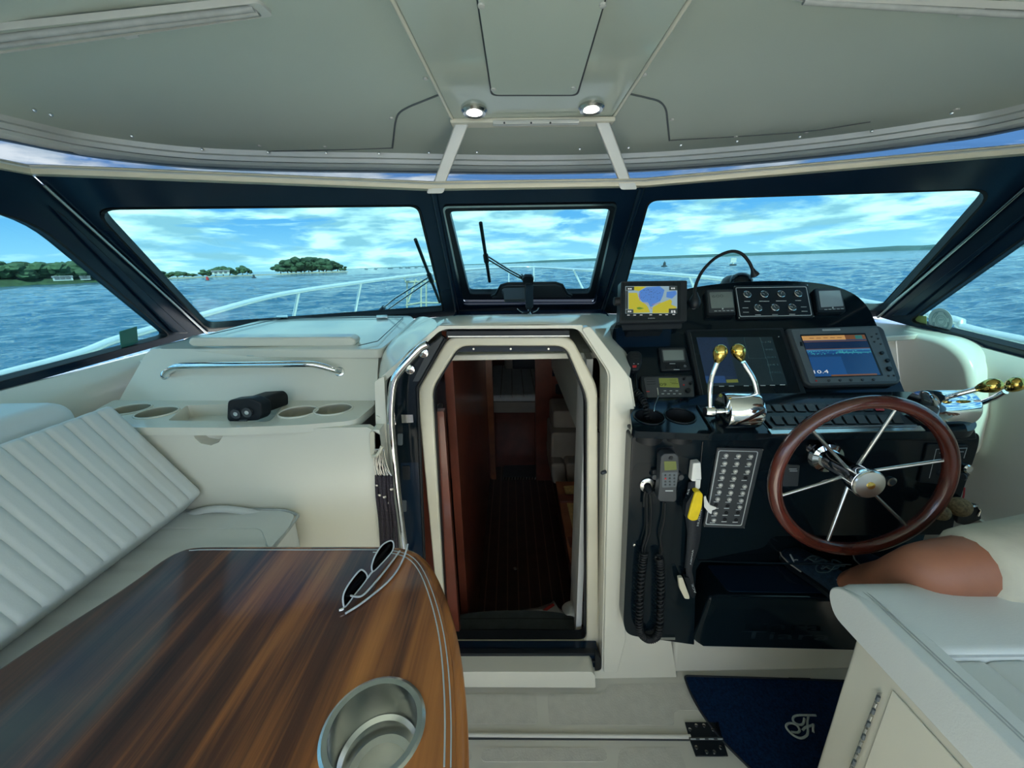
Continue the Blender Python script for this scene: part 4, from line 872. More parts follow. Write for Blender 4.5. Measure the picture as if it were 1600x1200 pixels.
# shelf with cup wells
cw = [P(1014.5, 651.5, pl=PSH), P(1062.5, 650, pl=PSH)]
sv = UPD.cross(V((1, 0, 0)))
shn = PSH[1]; shf = shn.cross(V((1, 0, 0))).normalized()
ch = [ell(c, V((.038, 0, 0)), shf*.036, 28) for c in cw]
shp = rnd(on(PSH, [(984, 640), (1000, 618), (1420, 612), (1500, 622), (1528, 664), (1520, 674), (1113, 678), (988, 674)]), [.01, .01, .01, .02, .02, .02, .004, .02], 4)
holed('shelf', shp, ch, -shn*.02, M['black'], hc, bevel=.004)
for c, h in zip(cw, ch):
    loft('cup_well', [h, [p-V((0, 0, .06)) for p in h], [c+(p-c)*.02-V((0, 0, .062)) for p in h]], M['rubber'], hc, closed=True); tube('cup_rim', [c+(p-c)*1.03+shn*.001 for p in h], .0025, M['black'], hc, closed=True, res=8)
tube('shelf_ridge', on(off(PSH, .003), [(1090, 634), (1116, 676), (1106, 683)]), .004, M['black'], hc, res=8)
prism('shelf_nose', PS([(988, 675), (1110, 680), (1120, 677), (1526, 670), (1530, 688), (1490, 690), (1118, 688), (990, 684)], Y=.928), V((0, .06, 0)), M['black'], hc, bevel=.008, seg=3)
lowp = [(987, 683), (1532, 676), (1530, 696), (1494, 800), (1488, 836), (1206, 838), (1196, 856), (1098, 876), (1088, 890), (1085, 1008), (980, 993), (974, 975)]
prism('lower_panel', rnd(PS(lowp, Y=YP), [.01, .02, .02, .03, .005, .02, .02, .01, .01, .005, .03, .03], 5), V((0, .10, 0)), M['black'], hc, bevel=.008, seg=3)
tube('panel_groove', PS([(1098, 690), (1091, 760), (1085, 860), (1092, 876), (1200, 880), (1330, 882)], Y=YP-.001), .003, M['black'], hc, res=8)
# footrest
ZF = .43
vv = [P(1088, 880, z=ZF), P(1490, 884, z=ZF), P(1490, 940, z=ZF), P(1125, 931, z=ZF), P(1108, 934, z=ZF), P(1084, 1002, Y=.955), P(1098, 1013, Y=.945), P(1490, 1022, Y=.945)]
mesh('footrest', vv+[V((vv[7].x, 1.11, vv[7].z)), V((vv[5].x, 1.11, vv[5].z)), V((vv[0].x, 1.11, vv[0].z)), V((vv[1].x, 1.11, vv[1].z))], [[0, 1, 2, 3, 4], [4, 3, 6, 5], [3, 2, 7, 6], [0, 4, 5, 9, 10], [5, 6, 7, 8, 9], [1, 11, 8, 7, 2], [0, 10, 11, 1], [10, 9, 8, 11]], M['black'], hc, bevel=.012, seg=4)
prism('footrest_mat', rnd(PS([(1104, 884), (1470, 888), (1470, 931), (1138, 925)], z=ZF+.001), .01), V((0, 0, .003)), M['navy'], hc, bevel=.001)
box('footwell_back', (.92, 1.105, .54), (.86, .015, .30), M['black'], hc)
M['ghost'] = PM('faint_lettering', (.012, .022, .03), .25, var=(30, .1))
text('embossed_script', 'Tiara', P(1155, 995, Y=.938), P(1295, 998, Y=.938), V((0, 0, 1)), M['ghost'], hc, height=.03, normal=V((0, -1, 0)), lift=.006)
lathe('panel_screw', [(.005, 0), (.004, .003), (.001, .0035)], P(991, 851, Y=YP-.0005), (0, -1, 0), M['steel'], hc, n=10)
prism('door_hinge', PS([(1031, 996), (1055, 996), (1055, 1000), (1031, 1000)], Y=YP-.006), V((0, .01, 0)), M['steel'], hc)
prism('dash_recess', rnd(on(off(PD, .001), [(962, 512), (1050, 510), (1047, 541), (964, 543)]), .006), -PD[1]*.001, M['navy'], hc)
for k in range(5): prism('recess_tab', on(off(PD, .002), [(968+k*15, 515), (976+k*15, 515), (976+k*15, 524), (968+k*15, 524)]), PD[1]*.002, M['navy'], hc)

def unit(name, label, cat, quad, lift, mat, r=.008, bev=.004, pl=PD, group=None, bodyname='case'):
    q = on(off(pl, lift), quad); t = thing(name, label, cat, sum(q, V())/len(q)-pl[1]*lift, group)
    prism(bodyname, rnd(q, r, 4), -pl[1]*(lift-.0005), M[mat], t, bevel=bev, seg=3)
    return t
def face(t, name, quad, lift, mat, r=.002, th=.0008, pl=PD):
    return prism(name, rnd(on(off(pl, lift), quad), r, 3), -pl[1]*th, M[mat] if isinstance(mat, str) else mat, t)
def cap(t, name, u, v, lift, r, mat, h=.003, pl=PD, n=14):
    return lathe(name, [(r, 0), (r, h*.7), (r*.85, h)], P(u, v, pl=off(pl, lift)), pl[1], M[mat], t, n=n)
def marks(t, name, pts, lift, w, h, mat='line', pl=PD):          # small unreadable captions
    mb = MB()
    for u, v in pts: mb.add(gprism(on(off(pl, lift), [(u-w/2, v-h/2), (u+w/2, v-h/2), (u+w/2, v+h/2), (u-w/2, v+h/2)]), -pl[1]*.0004))
    return mb.build(name, M[mat], t, smooth=False)
M['lcd'] = PM('grey_lcd', (.20, .235, .22), .18, coat=.3, var=(8, .05)); M['lcd2'] = PM('pale_lcd', (.34, .40, .42), .15, coat=.4, var=(8, .08))
M['lcdink'] = PM('lcd_ink', (.07, .085, .08), .4, var=(30, .05))
# depth displays
def c2(x, y): return (1060+x/4.706, 430+y/4.706)
def c1(x, y): return (960+x/6.668, 420+y/6.668)
def c3(x, y): return (970+x/6.154, 580+y/6.154)
d1 = unit('instrument_display', 'small square instrument display reading 600, beside the gooseneck lamp', 'display', [c2(203, 106), c2(403, 100), c2(421, 280), c2(421, 293), c2(218, 297), c2(213, 285)], .016, 'blackm', .006)
face(d1, 'bezel', [c2(212, 112), c2(398, 108), c2(415, 272), c2(226, 276)], .0165, 'dgrey'); face(d1, 'screen', [c2(228, 126), c2(394, 121), c2(409, 238), c2(243, 244)], .0172, 'lcd')
text('digits', '600', P(*c2(249, 166), pl=off(PD, .0174)), P(*c2(333, 163), pl=off(PD, .0174)), UPD, M['lcdink'], d1, height=.011)
marks(d1, 'buttons', [c2(275+k*30, 263-k*.9) for k in range(5)], .0178, 4.5, 1.0); marks(d1, 'emblem', [c2(326, 246)], .0178, 2.4, 2.4)
d2 = unit('instrument_display', 'small square instrument display with a blank pale screen, beside the gauge panel', 'display', [c2(1000, 96), c2(1196, 94), c2(1232, 262), c2(1226, 270), c2(1034, 274), c2(1024, 262)], .016, 'blackm', .006)
face(d2, 'bezel', [c2(1010, 102), c2(1192, 100), c2(1224, 252), c2(1036, 256)], .0165, 'dgrey'); face(d2, 'screen', [c2(1032, 116), c2(1188, 111), c2(1215, 226), c2(1050, 236)], .0172, 'lcd2')
marks(d2, 'buttons', [c2(1085+k*30, 252-k*1.6) for k in range(5)], .0178, 4.5, 1.0); marks(d2, 'emblem', [c2(1136, 238)], .0178, 2.4, 2.4)
# gauge panel
gp = unit('gauge_panel', 'black panel of seven round engine gauges with a white outline', 'gauge panel', [c2(408, 78), c2(952, 70), c2(1000, 308), c2(440, 320)], .010, 'blackm', .006)
ob_ = rnd(on(off(PD, .0108), [c2(420, 90), c2(942, 82), c2(984, 296), c2(452, 306)]), .006, 4); ib_ = rnd(on(off(PD, .0108), [c2(425, 94), c2(938, 87), c2(978, 292), c2(457, 301)]), .005, 4)
ring('outline', ob_, ib_, -PD[1]*.0006, M['line'], gp)
M['gface'] = PM('gauge_face', (.05, .075, .085), .2, coat=.5, var=(40, .2))
for i, (x, y) in enumerate([(502, 145), (627, 144), (752, 142), (877, 139), (582, 244), (707, 242), (833, 240)]):
    c = P(*c2(x, y), pl=off(PD, .0102)); g = lathe('gauge', [(.0125, 0), (.0128, .004), (.0112, .005), (.0108, .003)], c, PD[1], M['steel'], gp, n=24)
    lathe('dial', [(.0108, 0), (.0108, .0032)], c, PD[1], M['gface'], g, n=24)
    a = random.uniform(-1.2, 1.2); d = V((math.sin(a), 0, 0))+UPD*math.cos(a); tube('needle', [c+PD[1]*.004-d*.001, c+PD[1]*.004+d*.008], .0006, M['line'], g, res=5)
    mbt = MB()
    for k in range(7):
        a = -2.0+k*.66; d = V((math.sin(a), 0, 0))+UPD*math.cos(a); mbt.add(gtube([c+PD[1]*.0036+d*.0082, c+PD[1]*.0036+d*.0104], .0003, 4))
    mbt.build('ticks', M['line'], g, smooth=False)
    marks(gp, 'caption', [c2(x+4, y+47)], .0106, 9 if i not in (1, 2) else 16, .9)
for x, y in [(493, 240), (497, 272), (922, 233), (928, 265)]: marks(gp, 'caption', [c2(x, y)], .0106, 9, .9)
text('maker_name', 'TIARA', P(*c2(898, 301), pl=off(PD, .0112)), P(*c2(957, 299), pl=off(PD, .0112)), UPD, M['line'], gp, height=.004)
for q in [(413, 82), (948, 74), (995, 303), (447, 314)]: cap(gp, 'screw', *c2(*q), .0102, .002, 'steel', .001, n=8)
# centre multifunction display
M['mfd_base'] = screen('screen_dark_teal', (.003, .014, .020), 1.0); M['mfd_blue'] = screen('screen_dark_blue', (.004, .018, .05), 1.0); M['mfd_lblue'] = screen('screen_blue', (.012, .05, .15), 1.0)
M['mfd_grn'] = screen('screen_olive', (.12, .15, .03), 1.0); M['mfd_line'] = screen('screen_dim_line', (.03, .08, .09), 1.0); M['mfd_ink'] = screen('screen_ink', (.003, .008, .012), 1.0)
md = unit('chart_display', 'large dark glass chart display in the middle of the dash', 'display', [(1072, 515), (1224, 512), (1261, 617), (1257, 621), (1095, 626)], .014, 'blackm', .004)
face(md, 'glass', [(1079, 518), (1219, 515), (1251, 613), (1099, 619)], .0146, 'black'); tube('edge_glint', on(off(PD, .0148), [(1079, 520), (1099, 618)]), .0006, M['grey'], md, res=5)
S = lambda x, y: c2(x, y)
face(md, 'screen', [S(130, 456), S(688, 454), S(802, 806), S(212, 816)], .0152, 'mfd_base', .0005)
face(md, 'chart', [S(132, 458), S(356, 457), S(440, 790), S(208, 793)], .0156, 'mfd_blue', .0005)
face(md, 'chart_water', [S(196, 742), S(340, 740), S(352, 791), S(206, 793)], .0160, 'mfd_lblue', .002); face(md, 'chart_land', [S(350, 768), S(436, 764), S(441, 788), S(356, 791)], .0160, 'mfd_grn', .001)
dots = [S(140+random.random()*200+k*.4, 465+k*2.3) for k in range(110)]; mbd = marks(md, 'chart_soundings', [(u+ (v-530)*.16, v) for u, v in dots], .0159, 1.1, .8, 'mfd_ink')
tube('divider', on(off(PD, .0157), [S(480, 457), S(518, 612), S(645, 612), S(600, 457)]), .0004, M['mfd_line'], md, res=4); tube('divider', on(off(PD, .0157), [S(650, 612), S(690, 775)]), .0004, M['mfd_line'], md, res=4)
for i, s_ in enumerate(['6.141', '1995', '10:41', '041', '07.013']): text('readout', s_, P(*S(612+i*14, 498+i*56), pl=off(PD, .0157)), P(*S(680+i*18, 496+i*56), pl=off(PD, .0157)), UPD, M['mfd_line'], md, height=.0055)
marks(md, 'radar_returns', [S(470+random.random()*170, 640+random.random()*60) for k in range(70)], .0157, 1.0, .7, 'mfd_ink')
marks(md, 'menu_captions', [S(x, y) for x, y in [(318, 816), (390, 815), (500, 813), (622, 811), (692, 809), (766, 806)]], .0162, 8, 1.2, 'line')
cap(md, 'sensor', *S(738, 452), .0148, .0018, 'steel', .0006)
# sonar display
for k, c_ in dict(son_navy=(.004, .018, .06), son_blue=(.006, .045, .14), son_mid=(.010, .07, .22), son_cyan=(.05, .36, .40), son_tan=(.55, .30, .10), son_brown=(.16, .07, .03), son_teal=(.03, .16, .15), son_lt=(.04, .17, .34)).items(): M[k] = screen(k, c_, 1.0)
M['son_text'] = screen('son_text', (.75, .80, .80), 1.0)
sn = unit('sonar_display', 'grey bezelled sonar display showing a blue bottom trace and 10.4', 'display', [(1229, 513), (1374, 508), (1382, 514), (1409, 592), (1404, 600), (1268, 603.5), (1258, 597)], .022, 'dgrey', .008, .006)
face(sn, 'bezel', [(1236, 515), (1371, 511), (1402, 595), (1266, 599)], .0226, 'grey', .006); face(sn, 'screen_border', [c2(893, 436), c2(1374, 425), c2(1507, 738), c2(1010, 755)], .0232, 'blackm', .002)
def sq(y0, y1, x0=0, x1=1):     # sub-quad of the sonar screen in unit coordinates
    A_, B_, C_, D_ = c2(905, 448), c2(1368, 437), c2(1487, 732), c2(1006, 746)
    def at(x, y): l = (A_[0]+(D_[0]-A_[0])*y, A_[1]+(D_[1]-A_[1])*y); r = (B_[0]+(C_[0]-B_[0])*y, B_[1]+(C_[1]-B_[1])*y); return (l[0]+(r[0]-l[0])*x, l[1]+(r[1]-l[1])*x)
    return [at(x0, y0), at(x1, y0), at(x1, y1), at(x0, y1)]
for nm, q, m_ in [('screen', sq(0, 1), 'son_blue'), ('title_bar', sq(0, .11, 0, .68), 'son_tan'), ('title_bar', sq(0, .11, .68, 1), 'son_brown'), ('title_badge', sq(.01, .10, .84, .95), 'son_teal'), ('surface_band', sq(.15, .33), 'son_navy'), ('surface_line', sq(.135, .15), 'son_brown'), ('surface_line', sq(.325, .34), 'son_brown'), ('clutter', sq(.34, .38), 'son_lt'), ('bottom_trace', sq(.38, .45), 'son_mid'), ('bottom_trace', sq(.385, .44, .45, 1), 'son_cyan'), ('lower_water', sq(.52, 1, 0, .5), 'son_mid'), ('lower_band', sq(.965, 1, .25, .95), 'son_brown')]:
    face(sn, nm, q, .0236 if nm == 'screen' else (.0239 if nm in ('lower_water', 'surface_band', 'title_bar', 'bottom_trace') else .0241), m_, .0002, .0003)
marks(sn, 'echo_speckles', [sq(.36+.1*random.random(), 1, random.random(), 1)[0] for k in range(60)], .0243, 1.4, .8, 'son_cyan'); marks(sn, 'title_lines', [sq(.055, 1, .15+.11*k, 1)[0] for k in range(5)], .0243, 7, .8, 'son_brown')
text('depth_readout', '10.4', P(*c2(1000, 724), pl=off(PD, .0244)), P(*c2(1106, 720), pl=off(PD, .0244)), UPD, M['son_text'], sn, height=.0105)
face(sn, 'logo_plate', [c2(1058, 397), c2(1188, 393), c2(1192, 405), c2(1062, 409)], .0234, 'line', .001); text('maker_name', 'RAYMARINE', P(*c2(1068, 406), pl=off(PD, .0238)), P(*c2(1182, 402), pl=off(PD, .0238)), UPD, M['dgrey'], sn, height=.0018)
for x, y, r_ in [(1455, 433, .0028), (1420, 453, .0028), (1467, 468, .0028), (1440, 490, .0028), (1487, 507, .0028), (1545, 740, .0030), (1585, 738, .0030)]: cap(sn, 'button', *c2(x, y), .0228, r_, 'dgrey', .003, n=12)
for x, y, r_ in [(1490, 575, .0055), (1532, 630, .0060), (1545, 690, .0075)]: cap(sn, 'knob', *c2(x, y), .0228, r_, 'blackm', .006, n=20)
for x, y in [(1105, 775), (1187, 773), (1268, 772), (1352, 770), (1433, 768)]: cap(sn, 'soft_key', *c2(x, y), .0228, .0042, 'dgrey', .003, n=14)
cap(sn, 'power_key', *c2(1013, 777), .0228, .0028, 'red', .002, n=10)
face(sn, 'card_slot', [c2(893, 490), c2(910, 490), c2(916, 520), c2(898, 520)], .0236, 'blackm', .001)
# chart plotter on a bracket
YG = 1.12; PG2 = plane3(V((0, YG, 1.2)), V((1, YG, 1.2)), V((0, YG+.10, 1.5)))
cp_ = unit('chart_plotter', 'small bracket-mounted chart plotter with a yellow and blue chart', 'display', [c1(70, 132), c1(758, 122), c1(755, 548), c1(50, 566)], .0, 'blackm', .006, .004, PG2, None, 'dummy') if False else None
q = on(PG2, [c1(70, 130), c1(760, 120), c1(756, 550), c1(50, 568)]); cp_ = thing('chart_plotter', 'small bracket-mounted chart plotter with a yellow and blue chart', 'display', sum(q, V())/4)
prism('case', rnd(q, .005, 4), -PG2[1]*.035, M['blackm'], cp_, bevel=.004, seg=3)
face(cp_, 'glass', [c1(85, 145), c1(690, 140), c1(690, 530), c1(72, 540)], .0010, 'black', .003, .0008, PG2)
for k, c_ in dict(ch_yel=(.50, .46, .02), ch_blue=(.07, .22, .62), ch_sky=(.28, .42, .48), ch_grn=(.10, .24, .02), ch_red=(.40, .04, .03), ch_ink=(.02, .03, .03), ch_wht=(.65, .70, .70)).items(): M[k] = screen(k, c_, 1.0)
def cf_(name, pts, l, m_): return face(cp_, name, [c1(*p) for p in pts], l, m_, .0006, .0002, PG2)
cf_('screen', [(115, 182), (655, 180), (655, 464), (115, 466)], .0014, 'ch_sky')
cf_('chart_land', [(148, 250), (235, 250), (262, 330), (330, 372), (350, 400), (372, 455), (200, 460), (195, 420), (148, 420)], .0017, 'ch_yel'); cf_('chart_land', [(400, 400), (470, 360), (580, 318), (602, 340), (590, 372), (655, 400), (560, 460), (395, 462)], .0017, 'ch_yel'); cf_('chart_land', [(206, 184), (330, 184), (300, 205), (255, 232), (206, 222)], .0017, 'ch_yel')
cf_('chart_water', [(262, 232), (340, 192), (470, 182), (522, 220), (505, 280), (480, 335), (430, 360), (390, 395), (372, 395), (350, 350), (290, 345), (255, 290)], .0020, 'ch_blue'); cf_('chart_water', [(545, 240), (640, 228), (650, 262), (600, 310), (540, 296)], .0020, 'ch_blue')
cf_('chart_marsh', [(232, 404), (262, 398), (310, 412), (262, 424), (240, 420)], .0022, 'ch_grn')
for q_ in ([(300, 352), (345, 362), (350, 380)], [(392, 372), (440, 366), (480, 352)], [(262, 255), (262, 300), (268, 330)], [(372, 395), (392, 420)]): tube('chart_route', on(off(PG2, .0024), [c1(*p) for p in q_]), .0006, M['ch_red'], cp_, res=4)
for q_ in ([(120, 186), (206, 186), (206, 224), (120, 224)], [(570, 182), (655, 181), (655, 224), (570, 224)], [(118, 424), (198, 424), (198, 464), (118, 464)], [(566, 416), (655, 412), (655, 463), (566, 463)], [(116, 228), (142, 228), (142, 420), (116, 420)]): cf_('chart_inset', q_, .0022, 'ch_ink')
marks(cp_, 'chart_digits', [c1(x, y) for x, y in [(150, 208), (172, 208), (600, 203), (622, 203), (148, 444), (168, 444), (600, 440), (625, 440), (600, 452), (628, 452)]], .0026, 2.4, 2.2, 'ch_wht', PG2)
marks(cp_, 'chart_soundings', [c1(280+random.random()*200, 215+random.random()*110) for k in range(40)], .0024, .8, .7, 'ch_ink', PG2)
marks(cp_, 'menu_captions', [c1(x, y) for x, y in [(147, 482), (212, 482), (279, 481), (379, 480), (480, 479), (545, 478), (618, 476)]], .0018, 4, 1.0, 'ch_wht', PG2)
text('maker_name', 'GARMIN', P(*c1(350, 520), pl=off(PG2, .0016)), P(*c1(420, 519), pl=off(PG2, .0016)), V((0, .1, .3)), M['line'], cp_, height=.0022)
lathe('bracket_knob', [(.010, -.008), (.012, -.006), (.012, .008), (.009, .010)], P(*c1(22, 340), Y=1.14), (1, 0, 0), M['rubber'], cp_, n=16)
prism('bracket', on(off(PG2, -.038), [c1(30, 300), c1(740, 300), c1(700, 620), c1(90, 640)]), -PG2[1]*.006, M['blackm'], cp_); prism('bracket_foot', [P(*c1(x, y), pl=off(PD, .03)) for x, y in [(120, 600), (520, 590), (500, 650), (140, 660)]], -PD[1]*.03, M['blackm'], cp_)
# gooseneck lamp
gn_ = thing('gooseneck_lamp', 'black gooseneck map lamp arching over the dash', 'lamp', P(1086, 480, pl=PD))
lathe('base', [(.010, -.014), (.015, -.008), (.0165, .002), (.014, .012), (.008, .024), (.005, .032)], P(1085.5, 474, Y=1.16), (0, .1, 1), M['blackm'], gn_, n=18)
tube('base_arm', [P(1084, 480, Y=1.16), P(1078, 470, pl=PD)], .007, M['blackm'], gn_)
tube('neck', spline([P(u, v, Y=y_) for u, v, y_ in [(1085, 462, 1.16), (1087, 446, 1.17), (1098, 423, 1.18), (1118, 403, 1.19), (1141, 393, 1.19), (1158, 396, 1.19), (1170, 409, 1.19), (1177, 424, 1.19)]], 6), .0045, M['rubber'], gn_, res=10)
lathe('head', [(.005, 0), (.007, .008), (.011, .016), (.0125, .022), (.009, .024)], P(1175.5, 420, Y=1.19), P(1182, 436, Y=1.19)-P(1175.5, 420, Y=1.19), M['blackm'], gn_, n=16)
cmp_ = thing('compass', 'domed black compass behind the instrument pod', 'compass', P(1152, 442, Y=1.45))
lathe('housing', [(.046, -.02), (.046, .0), (.040, .016), (.028, .026), (.010, .03)], P(1148, 443, Y=1.45), (0, 0, 1), M['dgrey'], cmp_, n=26); lathe('dome', [(.038, 0), (.037, .014), (.029, .028), (.014, .036), (.001, .038)], P(1157, 443, Y=1.42), (0, 0, 1), M['black'], cmp_, n=26)
# fist microphone and its coiled cord
fm = thing('fist_microphone', 'black fist microphone with a red key clipped to the dash', 'microphone', P(*c1(210, 960), pl=PD))
prism('clip_disc', ell(P(*c1(165, 965), pl=off(PD, .006)), V((.021, 0, 0)), UPD*.022), -PD[1]*.006, M['blackm'], fm)
prism('body', rnd(on(off(PD, .028), [c1(*q) for q in [(160, 855), (250, 850), (293, 890), (290, 970), (262, 1058), (190, 1062), (150, 1000), (132, 900)]]), .006, 4), -PD[1]*.024, M['blackm'], fm, bevel=.005, seg=3)
for k in range(5): tube('grille_slot', on(off(PD, .0285), [c1(178+abs(k-2)*5, 885+k*17), c1(262-abs(k-2)*5, 882+k*17)]), .0007, M['rubber'], fm, res=5)
face(fm, 'red_key', [c1(188, 1006), c1(232, 1004), c1(230, 1028), c1(192, 1030)], .0292, 'red', .001); marks(fm, 'key_marks', [c1(203, 988), c1(248, 990)], .029, 2, 1, 'line')
def coil(path, r, turns, wire, n=10):
    pts = []; m = len(path); L_ = turns*n
    for i in range(L_+1):
        s = i/L_*(m-1); k = min(int(s), m-2); p = path[k].lerp(path[k+1], s-k); t = (path[k+1]-path[k]).normalized(); a = t.cross(V((0, 1, 0)));
        a = a.normalized() if a.length > 1e-4 else V((1, 0, 0)); b = t.cross(a); th = 2*math.pi*i/n
        pts.append(p+(a*math.cos(th)+b*math.sin(th))*r)
    return pts
tube('cord', spline([P(*c1(215, 1075), pl=off(PD, .012)), P(994, 595, pl=off(PD, .02)), P(995, 612, pl=off(PD, .03))], 4), .003, M['rubber'], fm, res=8)
tube('coiled_cord', coil(spline([P(995, 612, pl=off(PD, .03)), P(1003, 622, Y=1.05), P(1009, 636, Y=1.02), P(1012, 655, Y=1.0)], 5), .0075, 11, .0026), .0026, M['rubber'], fm, res=6)
# small grey display
d3 = unit('autopilot_display', 'small grey-screened control display above the radio', 'display', [c1(458, 818), c1(735, 812), c1(752, 850), c1(800, 1055), c1(490, 1064)], .012, 'blackm', .005)
face(d3, 'screen_frame', [c1(488, 838), c1(725, 835), c1(742, 968), c1(508, 972)], .0126, 'dgrey', .003); face(d3, 'screen', [c1(502, 850), c1(714, 848), c1(726, 950), c1(517, 955)], .0132, 'lcd')
for x in (555, 612, 665): face(d3, 'key', [c1(x-20, 1000), c1(x+17, 998), c1(x+22, 1032), c1(x-16, 1034)], .0145, 'rubber', .001, .002)
cap(d3, 'selector', *c1(733, 1015), .0128, .0042, 'grey', .003); marks(d3, 'captions', [c1(605, 988), c1(648, 1050)], .0132, 9, .9)
# radio
M['radio_lcd'] = screen('radio_screen', (.12, .16, .03), 1.0); M['radio_ink'] = screen('radio_ink', (.01, .015, .003), 1)
vr = unit('marine_radio', 'black marine radio with a lit green screen showing 09', 'radio', [c3(190, 42), c3(688, 35), c3(702, 90), c3(715, 288), c3(245, 292), c3(200, 170)], .020, 'blackm', .005)
face(vr, 'front', [c3(222, 60), c3(680, 52), c3(706, 250), c3(258, 255)], .0206, 'dgrey', .004); face(vr, 'screen', [c3(365, 66), c3(548, 66), c3(566, 158), c3(376, 152)], .0212, 'radio_lcd', .001)
text('channel', '09', P(*c3(376, 142), pl=off(PD, .0216)), P(*c3(442, 143), pl=off(PD, .0216)), UPD, M['radio_ink'], vr, height=.0095); marks(vr, 'screen_lines', [c3(500, 85), c3(505, 105), c3(520, 120)], .0216, 10, .6, 'radio_ink')
for x, y, r_ in [(605, 76, .0035), (668, 120, .0048), (640, 190, .0075)]: cap(vr, 'knob', *c3(x, y), .021, r_, 'rubber', .009, n=16)
cap(vr, 'distress_key', *c3(605, 133), .0212, .0026, 'red', .002)
marks(vr, 'keys', [c3(425+k*57, 188) for k in range(3)]+[c3(405+k*55, 217) for k in range(4)], .0214, 4, 1.0); tube('speaker_slot', on(off(PD, .0212), [c3(248, 100), c3(330, 98)]), .0008, M['rubber'], vr, res=5); tube('speaker_slot', on(off(PD, .0212), [c3(250, 125), c3(335, 122)]), .0008, M['rubber'], vr, res=5); tube('speaker_slot', on(off(PD, .0212), [c3(246, 76), c3(326, 74)]), .0008, M['rubber'], vr, res=5)
marks(vr, 'red_caption', [c3(262, 195)], .0214, 5, 1.2, 'red')
kc = tag(tube('key_chain', spline([P(*c3(352, 160), pl=off(PD, .024)), P(*c3(358, 240), pl=off(PD, .026)), P(*c3(330, 320), Y=1.03), P(*c3(318, 390), Y=1.0)], 5), .0018, M['steel'], res=6), 'thin ball chain hanging from the radio into the cup well', 'chain')
# ------------------------------------------------------------------ switch panel
sw = unit('switch_panel', 'black panel with two rows of rocker switches behind the wheel', 'switch panel', [(1178, 634), (1388, 630), (1430, 663), (1207, 668)], .006, 'blackm', .004, .002, PSH)
tube('panel_edge', on(off(PSH, .007), [(1178, 636), (1207, 668), (1432, 664)]), .0016, M['grey'], sw, res=6)
prism('nose_strip', on(off(PSH, .004), [(1200, 670), (1438, 665), (1446, 672), (1206, 678)]), -PSH[1]*.003, M['steel'], sw)
for r_ in range(2):
    for k in range(11):
        if r_ == 0: a0 = (1188+k*17.4, 632-k*.15); w, h, sk = 13.5, 11, 7
        else: a0 = (1204+k*18.6, 650-k*.2); w, h, sk = 14.5, 13, 8.5
        qd = [(a0[0], a0[1]), (a0[0]+w, a0[1]-.2), (a0[0]+w+sk, a0[1]+h), (a0[0]+sk, a0[1]+h)]
        lo_ = on(off(PSH, .0062), qd); hi = on(off(PSH, .013), qd); hi[2] = P(*qd[2], pl=off(PSH, .0085)); hi[3] = P(*qd[3], pl=off(PSH, .0085))
        mesh('rocker', lo_+hi, [[4, 5, 6, 7], [0, 1, 5, 4], [1, 2, 6, 5], [2, 3, 7, 6], [3, 0, 4, 7], [3, 2, 1, 0]], M['red'] if (r_ == 0 and k == 10) else M['dgrey'], sw, bevel=.001)
# ------------------------------------------------------------------ twin-lever engine controls
def control(label, c, w, R_, lever1, lever2, knob_ax, levY):
    t = thing('engine_control', label, 'throttle', c, 'engine controls')
    lathe('drum', [(R_*.72, -w/2-.004), (R_*.96, -w/2), (R_, -w/2+.006), (R_, w/2-.006), (R_*.96, w/2), (R_*.72, w/2+.004)], c, (1, 0, 0), M['chrome'], t, n=36)
    box('drum_base', c+V((0, .018, -R_*.80)), (w*.9, R_*1.1, R_*.5), M['chrome'], t, bevel=.006, seg=3)
    for L_, sgn in ((lever1, -1), (lever2, 1)):
        pth = spline(L_[:-1], 6); lv = tube('lever', pth, .0062, M['chrome'], t, res=12)
        lathe('pivot', [(.012, -.012), (.014, -.008), (.014, .008), (.011, .012)], L_[0], (1, 0, 0), M['chrome'], lv, n=18)
        lathe('pivot_shaft', [(.007, 0), (.007, abs(L_[0].x-c.x))], L_[0], (-sgn, 0, 0), M['chrome'], lv, n=12)
        ax = (L_[-1]-L_[-2]).normalized(); kb = L_[-1]
        lathe('knob', [(.006, -.022), (.011, -.014), (.0155, -.002), (.0165, .006), (.014, .015), (.008, .021), (.001, .023)], kb, ax, M['brass'], lv, n=22)
    return t
control('chrome twin-lever throttle with brass knobs standing beside the switch panel', P(1154, 641, Y=.935), .082, .046,
        [P(1109, 643, Y=.935), P(1109, 615, Y=.935), P(1112, 590, Y=.935), P(1121, 565, Y=.935), P(1124.5, 553, Y=.935)], [P(1187, 642, Y=.935), P(1183, 615, Y=.935), P(1177, 592, Y=.935), P(1161, 566, Y=.935), P(1154.5, 551, Y=.935)], None, .98)
prism('maker_plate', PS([(1142, 669), (1162, 669), (1165, 675), (1145, 675)], Y=.92), V((0, .002, 0)), M['dgrey'], hc)
control('chrome twin-lever control with levers pulled back toward the side wall', P(1472, 637, Y=.935), .105, .045,
        [P(1440, 640, Y=.955), P(1456, 630, Y=.94), P(1482, 620, Y=.91), P(1526, 608, Y=.88), P(1546, 603.5, Y=.865)], [P(1516, 637, Y=.955), P(1532, 630, Y=.935), P(1552, 622, Y=.91), P(1571, 612, Y=.89), P(1585, 602, Y=.87)], None, .9)
